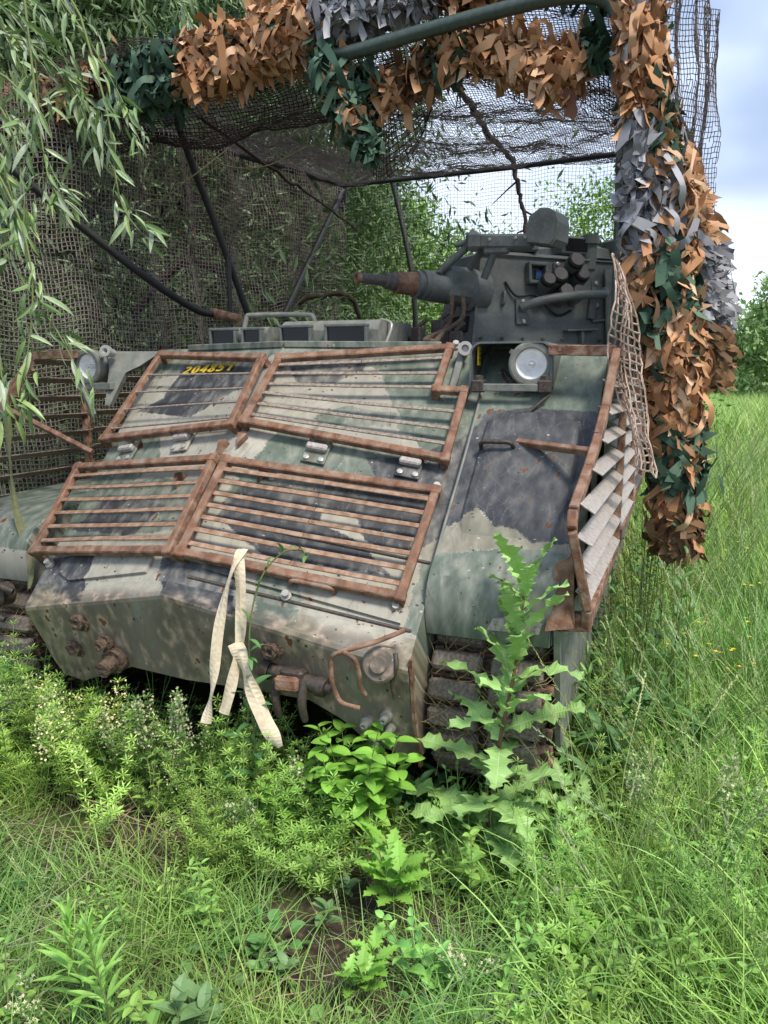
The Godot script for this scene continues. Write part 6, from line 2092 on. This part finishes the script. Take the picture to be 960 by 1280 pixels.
	plant("broad_leaved_weed", "weed with big smooth leaves at the left edge by the track", "weed", at.call(-1.68, -3.1), {"h": 0.34, "stems": 3, "splay": 0.1, "n": 6, "from": 0.3, "leaf": 0.17, "taper": 0.8, "kind": "oval", "pitch": 0.1, "rise": 0.4})
	# stem with lance leaves and a curling top beside the ribbon
	plant("goosefoot", "tall weed with lance leaves standing against the ribbon", "weed", at.call(-0.43, -2.4), {"h": 0.74, "n": 15, "from": 0.2, "leaf": 0.16, "taper": 0.3, "kind": "dark_lance", "pitch": -0.2, "rise": 0.8, "r": 0.005, "lean": Vector3(-0.02, 0, 0)})
	var curl := thing("climbing_bindweed", "thin climbing stem that curls over the lower grille above the ribbon", "weed", "", Transform3D(Basis.IDENTITY, at.call(-0.47, -2.4)))
	var g := Geo.new()
	var cv := curve([Vector3(0, 0.3, 0), Vector3(0.02, 0.6, 0.01), Vector3(0.03, 0.8, 0.01), Vector3(0.07, 0.95, 0.0), Vector3(0.14, 1.03, -0.01), Vector3(0.2, 1.04, 0.0), Vector3(0.22, 1.02, 0.0)], 6)
	g.tube(cv, 0.0028, 5)
	part(curl, "stem", g.mesh(), mats.stem)
	for k in 22:
		var p: Vector3 = cv[rng.randi_range(4, cv.size() - 1)]
		leaf_part(curl, "lance", Transform3D(aim(rv(1.0) + Vector3(0, 0.2, 0.2), Vector3.UP).scaled(Vector3.ONE * rng.randf_range(0.02, 0.07)), p))
	# white flower sprays
	flower_spray("white flower spray before the left half of the nose, leftmost one", at.call(-0.98, -2.66), 0.4, 4)
	flower_spray("full white flower spray before the left half of the nose, second one", at.call(-0.84, -2.62), 0.42, 6)
	flower_spray("white flower spray in the middle of the nose, third one", at.call(-0.7, -2.58), 0.43, 5)
	flower_spray("low white flower spray under the ribbon tails", at.call(-0.45, -2.3), 0.24, 4)
	flower_spray("white flower spray right of the ribbon, before the tow shackle", at.call(-0.24, -2.38), 0.3, 4)
	flower_spray("white flower spray in the tall grass right of the lettuce", at.call(0.86, -2.34), 0.32, 5)
	flower_spray("small white flower spray at the lower right of the lettuce", at.call(0.5, -2.0), 0.16, 4)
	flower_spray("white flower spray by the right edge of the picture", at.call(1.12, -2.2), 0.34, 4)
	flower_spray("white flower spray at the bottom left edge in front of the willowherb", at.call(-0.83, -1.6), 0.16, 3)
	flower_spray("small white flower spray between the two cut-leaved weeds and the lettuce", at.call(0.22, -1.75), 0.12, 3)
	# upright weeds along the right side of the vehicle
	var n_tall := 0
	var nth := ["nearest", "second nearest", "third nearest", "fourth nearest", "fifth nearest", "sixth nearest", "seventh nearest", "eighth nearest", "ninth nearest", "tenth nearest", "eleventh nearest", "twelfth nearest", "fifth farthest", "fourth farthest", "third farthest", "second farthest", "farthest"]
	var near_first := func(a, b): return a[1] > b[1]
	var stand := [[0.72, -2.66, 0.52], [0.86, -2.9, 0.62], [0.98, -3.1, 0.75], [1.12, -3.3, 0.85], [0.95, -2.75, 0.5], [1.1, -3.0, 0.62], [1.25, -3.5, 0.95], [1.35, -3.75, 1.0], [1.0, -3.4, 0.85], [1.16, -3.65, 0.95], [1.45, -3.9, 1.0], [1.3, -3.2, 0.7], [1.5, -4.3, 1.0], [1.65, -4.1, 0.95], [1.28, -3.38, 0.8], [1.2, -3.04, 0.8], [1.33, -3.08, 0.78]]
	stand.sort_custom(near_first)
	for q in stand:
		n_tall += 1
		plant("upright_weed", "upright weed with narrow leaves in the stand beside the slat armour, %s" % nth[n_tall - 1], "weed", at.call(q[0], q[1]), {"h": q[2], "stems": 2, "splay": 0.07, "n": 16, "from": 0.12, "leaf": 0.155, "taper": 0.35, "kind": "lance" if n_tall % 3 else "narrow", "pitch": 0.1, "rise": 0.7, "r": 0.004}, "upright weeds beside the slat armour")
	var docks := [[0.68, -2.5, 0.3, "nearest the lettuce"], [0.85, -2.65, 0.32, "just behind the white spray"], [1.02, -2.9, 0.36, "biggest and darkest one"], [0.6, -2.75, 0.3, "against the track skirt"], [1.2, -2.8, 0.3, "farthest right"]]
	for q in docks:
		plant("dock_plant", "low weed with broad lance leaves in the right-hand grass, " + q[3], "weed", at.call(q[0], q[1]), {"h": q[2], "stems": 4, "splay": 0.12, "n": 7, "from": 0.15, "leaf": 0.2, "taper": 0.6, "kind": "lance" if q[2] < 0.31 else "dark_lance", "pitch": 0.3, "rise": 0.4, "r": 0.004}, "broad-leaved weeds in the right-hand grass")
	# seed-pod stalks, thin and nearly leafless
	var k_pod := -1
	var pod_spots := [[0.98, -3.0, 0.85], [1.08, -3.15, 1.0], [1.18, -3.3, 1.05], [1.05, -3.4, 1.1], [1.3, -3.6, 1.1], [0.8, -2.7, 0.62], [0.9, -2.55, 0.5], [1.35, -3.35, 0.95]]
	pod_spots.sort_custom(near_first)
	for q in pod_spots:
		k_pod += 1
		var t := thing("pepperwort", "thin seed-pod stalk rising before the camouflaged post, %s" % (nth[k_pod] if k_pod < 7 else "farthest"), "weed", "seed-pod stalks before the post", Transform3D(Basis.IDENTITY, at.call(q[0], q[1])))
		var st := Geo.new()
		var pods := Geo.new()
		for b in 3:
			var a := rng.randf() * TAU
			var tip := Vector3(cos(a) * 0.1, q[2] * rng.randf_range(0.7, 1.0), sin(a) * 0.1)
			st.tube(curve([Vector3.ZERO, tip * Vector3(0.4, 0.5, 0.4), tip], 4), [0.003, 0.003, 0.0028, 0.0026, 0.0024, 0.0022, 0.002, 0.0017, 0.0014], 5)
			for k in 34:
				var f := rng.randf_range(0.4, 1.0)
				var p := (tip * Vector3(0.4, 0.5, 0.4)).lerp(tip, (f - 0.4) / 0.6)
				var d := Vector3(rng.randfn(), 0.5, rng.randfn()).normalized() * 0.026
				pods.tube([p, p + d], 0.0008, 3, false)
				pods.box(p + d, Vector3(0.007, 0.007, 0.003), Basis.from_euler(rv(3.0)))
		part(t, "stalk", st.mesh(), mats.stem)
		part(t, "seed_pods", pods.mesh(), mats.stem, "", "stuff")
	# yellow flowers
	var k_yel := -1
	var yellow := [[1.44, -3.2, 0.42], [1.54, -3.12, 0.4], [1.43, -3.36, 0.42], [1.8, -3.4, 0.42], [1.62, -3.3, 0.38], [1.5, -3.5, 0.45], [1.9, -3.8, 0.5], [2.1, -4.4, 0.6]]
	yellow.sort_custom(near_first)
	for q in yellow:
		k_yel += 1
		var t := thing("yellow_flower", "small yellow flower in the tall grass by the right edge, %s" % (nth[k_yel] if k_yel < 7 else "farthest"), "wild flower", "yellow flowers in the tall grass", Transform3D(Basis.IDENTITY, at.call(q[0], q[1])))
		var st := Geo.new()
		var fl := Geo.new()
		for b in 3:
			var tip := Vector3(rng.randfn() * 0.04, q[2] * rng.randf_range(0.9, 1.1), rng.randfn() * 0.04)
			st.tube([Vector3.ZERO, tip * 0.5 + rv(0.02), tip], 0.0016, 4)
			for k in 5:
				var az := TAU * k / 5
				var d := Vector3(cos(az), 0.4, sin(az)) * 0.011
				var s := Vector3(-sin(az), 0, cos(az)) * 0.006
				fl.col = lin(0.75, 0.55, 0.03)
				fl.quad(tip, tip + d * 0.7 - s, tip + d, tip + d * 0.7 + s)
		fl.colored = true
		part(t, "stem", st.mesh(), mats.stem)
		part(t, "petals", fl.mesh(), mats.petal, "", "stuff")

# ---------------------------------------------------------------- trees
func clump(n: int, rad: float, L: float, W: float, c0: Color, c1: Color, hang := 0.3) -> ArrayMesh:
	var g := Geo.new()
	for i in n:
		var p := rv(1.0)
		while p.length() > 1.0:
			p = rv(1.0)
		p *= rad
		var d := (rv(1.0) + Vector3(0, -hang, 0)).normalized()
		var s := d.cross(rv(1.0)).normalized() * W * 0.5
		var m := d.cross(s).normalized() * W * 0.2
		g.col = c0.lerp(c1, rng.randf())
		g.tri(p, p + d * L * 0.5 - s + m, p + d * L)
		g.tri(p, p + d * L, p + d * L * 0.5 + s + m)
	g.colored = true
	return g.mesh()

func tree(called: String, label: String, pos: Vector3, h: float, rad: float, n: int, cl: ArrayMesh, low: float, tint: Color, blobs := 12, group := "") -> void:
	var t := thing(called, label, "tree", group, Transform3D(Basis.IDENTITY, pos))
	var trunk := Geo.new()
	var bend := rv(0.25) * Vector3(1, 0, 1)
	var c := curve([Vector3(0, -0.2, 0), bend * 0.6 + Vector3(0, h * 0.3, 0), bend + Vector3(0, h * 0.6, 0), bend * 1.4 + Vector3(0, h * 0.92, 0)], 5)
	var r := []
	for i in c.size():
		r.append(lerpf(h * 0.032, h * 0.006, float(i) / c.size()))
	trunk.tube(c, r, 10)
	part(t, "trunk", trunk.mesh(), mats.bark)
	var limbs := Geo.new()
	var cents := []
	for k in blobs:
		var u := lerpf(low, 0.95, (k + rng.randf()) / blobs)
		var p: Vector3 = c[mini(int(u * (c.size() - 1)), c.size() - 2)]
		var a := k * 2.4 + rng.randf()
		var reach := rad * rng.randf_range(0.35, 0.85) * (1.15 - 0.55 * u)
		var q := p + Vector3(cos(a) * reach, h * rng.randf_range(0.02, 0.12), sin(a) * reach)
		limbs.tube(curve([p - Vector3(0, h * 0.05, 0), p.lerp(q, 0.5) + Vector3(0, h * 0.02, 0) + rv(0.1), q], 4), [h * 0.011, h * 0.01, h * 0.009, h * 0.008, h * 0.007, h * 0.006, h * 0.005, h * 0.004, h * 0.003], 6)
		cents.append([q, rad * rng.randf_range(0.28, 0.5)])
	part(t, "limbs", limbs.mesh(), mats.bark)
	var xf := []
	var tints := []
	for i in n:
		var ce: Array = cents[rng.randi() % cents.size()]
		var d: Vector3 = Vector3(rng.randfn(), rng.randfn() * 0.8, rng.randfn()) * float(ce[1]) * 0.55
		xf.append(Transform3D(Basis.from_euler(Vector3(rng.randf_range(-0.5, 0.5), rng.randf() * TAU, rng.randf_range(-0.5, 0.5))).scaled(Vector3.ONE * rng.randf_range(0.7, 1.3)), ce[0] + d))
		var k := rng.randf_range(0.7, 1.3)
		tints.append(Color(tint.r * k, tint.g * k, tint.b * k))
	crowd(t, "crown", cl, mats.leaf, xf, tints)

func build_trees() -> void:
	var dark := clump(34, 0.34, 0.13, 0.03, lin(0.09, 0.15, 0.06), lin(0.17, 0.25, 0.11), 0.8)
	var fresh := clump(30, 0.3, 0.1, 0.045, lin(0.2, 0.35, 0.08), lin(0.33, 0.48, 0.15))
	var far := clump(26, 0.5, 0.26, 0.12, lin(0.19, 0.3, 0.11), lin(0.3, 0.42, 0.17))
	# the dark willow wood behind the left net
	var wood := [[-2.6, -8.6, 8.5, 2.6, "dark willow behind the left net with a pale trunk, nearest one"], [-5.0, -8.2, 9.0, 3.0, "dark willow at the far left behind the net"], [-2.9, -10.2, 9.0, 2.5, "dark willow behind the middle of the left net"], [-3.9, -11.5, 10.5, 3.4, "tall willow at the back of the wood behind the left net"], [-7.2, -11.0, 10.0, 3.6, "dark willow at the left end of the wood"]]
	for w in wood:
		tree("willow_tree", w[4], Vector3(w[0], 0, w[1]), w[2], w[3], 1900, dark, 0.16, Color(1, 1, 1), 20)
	for w in [[-2.2, -9.4, 6.0], [-1.15, -9.2, 4.2], [-3.3, -9.8, 6.5], [-1.7, -8.0, 4.8]]:
		var t := thing("tree_trunk", ["grey-brown bare trunk seen through the left net, second from the right", "grey-brown bare trunk seen through the left net beside the corner strut", "grey-brown bare trunk seen through the left net, farthest left", "thick grey-brown trunk seen through the left net behind the middle strut"][counts.get("tree_trunk", 0)], "tree", "", Transform3D(Basis.IDENTITY, Vector3(w[0], 0, w[1])))
		var g := Geo.new()
		g.tube(curve([Vector3(0, -0.2, 0), Vector3(0.05, w[2] * 0.4, 0), Vector3(-0.12, w[2] * 0.75, 0.1), Vector3(0.15, w[2], 0)], 5), [0.26, 0.23, 0.21, 0.2, 0.19, 0.18, 0.17, 0.16, 0.15, 0.14, 0.13, 0.12, 0.11, 0.1, 0.08, 0.06], 12)
		part(t, "trunk", g.mesh(), mats.bark)
		var xf := []
		var tints := []
		for i in 420:
			xf.append(Transform3D(Basis.from_euler(rv(3.0)).scaled(Vector3.ONE * rng.randf_range(0.6, 1.2)), Vector3(rng.randfn() * 0.9, w[2] * rng.randf_range(0.4, 1.15), rng.randfn() * 0.9)))
			tints.append(Color(1, 1, 1) * rng.randf_range(0.7, 1.3))
		crowd(t, "crown", dark, mats.leaf, xf, tints)
	# brighter trees behind the back net
	tree("leafy_tree", "fresh green tree behind the back net, left of the turret", Vector3(0.15, 0, -13.5), 4.5, 1.45, 1300, fresh, 0.15, Color(1, 1, 1), 16)
	tree("leafy_tree", "lower fresh green tree behind the gun barrel", Vector3(1.1, 0, -15.5), 3.1, 1.4, 900, fresh, 0.15, Color(1.05, 1.05, 1.0), 14)
	tree("leafy_tree", "fresh green tree at the edge of the dark wood behind the corner strut", Vector3(-1.4, 0, -14.5), 5.4, 1.8, 1200, fresh, 0.12, Color(0.8, 0.85, 0.8), 14)
	tree("birch_tree", "thin-crowned tree behind the back net, right of the turret", Vector3(3.95, 0, -13.0), 5.0, 1.1, 260, fresh, 0.3, Color(0.95, 1.0, 0.9), 13)
	tree("birch_tree", "sparse low tree seen over the turret roof", Vector3(2.2, 0, -17.0), 2.9, 1.2, 260, fresh, 0.3, Color(0.95, 1.0, 0.9), 10)
	# far trees across the meadow
	var labels := ["tree at the right edge of the picture, nearest of the far trees", "far tree beyond the meadow just right of the camouflage tail", "far tree beyond the meadow, low one", "far tree in the row at the end of the meadow, tallest", "far tree hidden mostly by the post", "far tree behind the others at the meadow's end"]
	var k := 0
	for w in [[15.6, -31.0, 5.6, 2.3], [14.0, -33.0, 4.6, 1.9], [17.5, -36.0, 3.8, 2.4], [19.8, -38.0, 6.4, 2.8], [12.0, -36.0, 4.4, 2.2], [16.5, -42.0, 5.4, 2.8]]:
		tree("meadow_tree", labels[k], Vector3(w[0], 0, w[1]), w[2] * 0.92, w[3] * 0.9, 190, far, 0.1, Color(1.25, 1.2, 1.15), 12)
		k += 1
	# low bushes that close the view under the canopy
	k = 0
	for w in [[3.4, -14.0, 1.9, 1.4], [1.8, -13.0, 1.8, 1.3], [-0.4, -11.6, 2.2, 1.5], [-2.4, -11.0, 2.6, 1.8], [-4.6, -9.8, 2.6, 1.9], [-6.4, -8.8, 2.8, 2.0], [-3.2, -7.2, 2.0, 1.1], [-4.4, -6.3, 2.2, 1.3], [5.2, -15.0, 2.0, 1.6]]:
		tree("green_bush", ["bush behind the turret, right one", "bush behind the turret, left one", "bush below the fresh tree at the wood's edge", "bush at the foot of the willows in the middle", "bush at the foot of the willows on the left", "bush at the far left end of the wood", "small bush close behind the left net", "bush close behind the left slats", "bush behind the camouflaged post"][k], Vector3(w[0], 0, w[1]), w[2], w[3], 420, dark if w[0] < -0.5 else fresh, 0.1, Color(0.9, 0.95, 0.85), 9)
		k += 1

func build_willow_branches() -> void:
	# one tree leans in from the left; its hanging twigs come down before the net
	var foot := Vector3(-3.0, 0, -3.1)
	var t := thing("overhanging_willow", "willow at the left whose grey-green twigs hang in front of the canopy", "tree", "", Transform3D(Basis.IDENTITY, foot))
	var trunk := Geo.new()
	trunk.tube(curve([Vector3(0, -0.2, 0), Vector3(0.05, 1.4, 0.05), Vector3(0.2, 2.7, 0.0), Vector3(0.5, 3.8, -0.1), Vector3(0.9, 4.8, -0.3)], 5), [0.16, 0.155, 0.15, 0.145, 0.14, 0.135, 0.13, 0.125, 0.12, 0.115, 0.11, 0.1, 0.09, 0.08, 0.075, 0.07, 0.06, 0.055, 0.05, 0.04, 0.03], 12)
	part(t, "trunk", trunk.mesh(), mats.bark)
	var list := []
	var strands := [
		[[Vector3(-1.28, 3.05, -3.22), Vector3(-1.13, 2.84, -3.18), Vector3(-1.01, 2.63, -3.14), Vector3(-0.93, 2.45, -3.11)], 46, 0.0],
		[[Vector3(-1.28, 2.92, -2.99), Vector3(-1.24, 2.56, -2.93), Vector3(-1.2, 2.3, -2.88), Vector3(-1.15, 2.19, -2.86)], 34, 0.55],
		[[Vector3(-1.12, 2.88, -3.09), Vector3(-1.02, 2.53, -3.02), Vector3(-0.97, 2.21, -2.96), Vector3(-0.86, 2.06, -2.93)], 44, 0.1],
		[[Vector3(-1.45, 2.35, -2.75), Vector3(-1.32, 2.3, -2.68), Vector3(-1.21, 2.11, -2.64), Vector3(-1.16, 1.92, -2.6), Vector3(-1.16, 1.76, -2.57), Vector3(-1.19, 1.53, -2.53)], 32, 0.55],
		[[Vector3(-1.4, 2.15, -2.75), Vector3(-1.29, 1.98, -2.72), Vector3(-1.22, 1.87, -2.7), Vector3(-1.11, 1.71, -2.67), Vector3(-1.01, 1.51, -2.63)], 26, 0.4],
		[[Vector3(-1.61, 2.97, -3.31), Vector3(-1.42, 2.85, -3.29), Vector3(-1.2, 2.69, -3.26), Vector3(-1.14, 2.48, -3.22)], 46, 0.0],
		[[Vector3(-1.4, 2.57, -2.83), Vector3(-1.29, 2.44, -2.8), Vector3(-1.23, 2.17, -2.75), Vector3(-1.26, 1.98, -2.72)], 30, 0.3],
		[[Vector3(-1.34, 2.0, -2.6), Vector3(-1.27, 1.8, -2.55), Vector3(-1.24, 1.6, -2.5), Vector3(-1.22, 1.46, -2.48)], 26, 0.5]]
	for k in 11:
		var p := Vector3(rng.randf_range(-2.0, -1.45), rng.randf_range(2.85, 3.25), rng.randf_range(-3.5, -2.9))
		strands.append([[p, p + Vector3(0.15, -0.08, 0.02) + rv(0.04), p + Vector3(0.27, -0.26, 0.03) + rv(0.05), p + Vector3(0.3, -0.46, 0.05) + rv(0.06)], 36, 0.0])
	for k in 7:
		var p := Vector3(rng.randf_range(-1.5, -1.28), rng.randf_range(2.35, 2.75), rng.randf_range(-2.95, -2.7))
		strands.append([[p, p + Vector3(0.06, -0.1, 0.0) + rv(0.03), p + Vector3(0.1, -0.25, 0.03) + rv(0.03)], 22, 0.1])
	# twigs above the roll, farther back
	for k in 26:
		var p := Vector3(rng.randf_range(-1.5, 0.25), rng.randf_range(3.75, 4.2), rng.randf_range(-5.2, -4.3))
		strands.append([[p, p + Vector3(0.05, -0.15, 0.02) + rv(0.06), p + Vector3(0.1, -0.35, 0.03) + rv(0.08), p + Vector3(0.12, -0.55, 0.03) + rv(0.08)], 34, 0.0])
	var base := Vector3(0.7, 4.4, -0.2)
	for s in strands:
		var c := curve(s[0], 6)
		var g := Geo.new()
		var pts := []
		if s[0][0].y > 2.8 and s[0][0].z > -3.6:
			pts.append_array([base, base.lerp(c[0] - foot, 0.5) + Vector3(0, 0.3, 0)])
		elif s[0][0].y > 3.6:
			pts.append_array([c[0] - foot + Vector3(-0.1, 0.4, -0.1)])
		else:
			pts.append_array([c[0] - foot + Vector3(-0.45, 0.35, -0.1), c[0] - foot + Vector3(-0.2, 0.12, -0.04)])
		for p in c:
			pts.append(p - foot)
		var r := []
		for i in pts.size():
			r.append(lerpf(0.0055, 0.0016, float(i) / pts.size()))
		g.tube(pts, r, 5)
		part(t, "twig", g.mesh(), mats.stem)
		for i in s[1]:
			var u := lerpf(s[2], 1.0, pow(rng.randf(), 0.8))
			var f := u * (c.size() - 1.001)
			var j := int(f)
			var p: Vector3 = c[j].lerp(c[j + 1], f - j)
			var along: Vector3 = (c[j + 1] - c[j]).normalized()
			var d := (along * 0.75 + rv(0.85) + Vector3(0.05, -0.3, 0.1)).normalized()
			# a short side shoot carries most leaves a little off the twig
			p += rv(0.035)
			var set_: Array = leaf_set("willow")
			list.append([Transform3D(aim(d, Vector3(0, 0.6, 0.6) + rv(0.8)).scaled(Vector3.ONE * rng.randf_range(0.065, 0.13)), p - foot), set_[rng.randi() % set_.size()]])
	pieces(t, "leaf", "leaves", list, mats.willow)
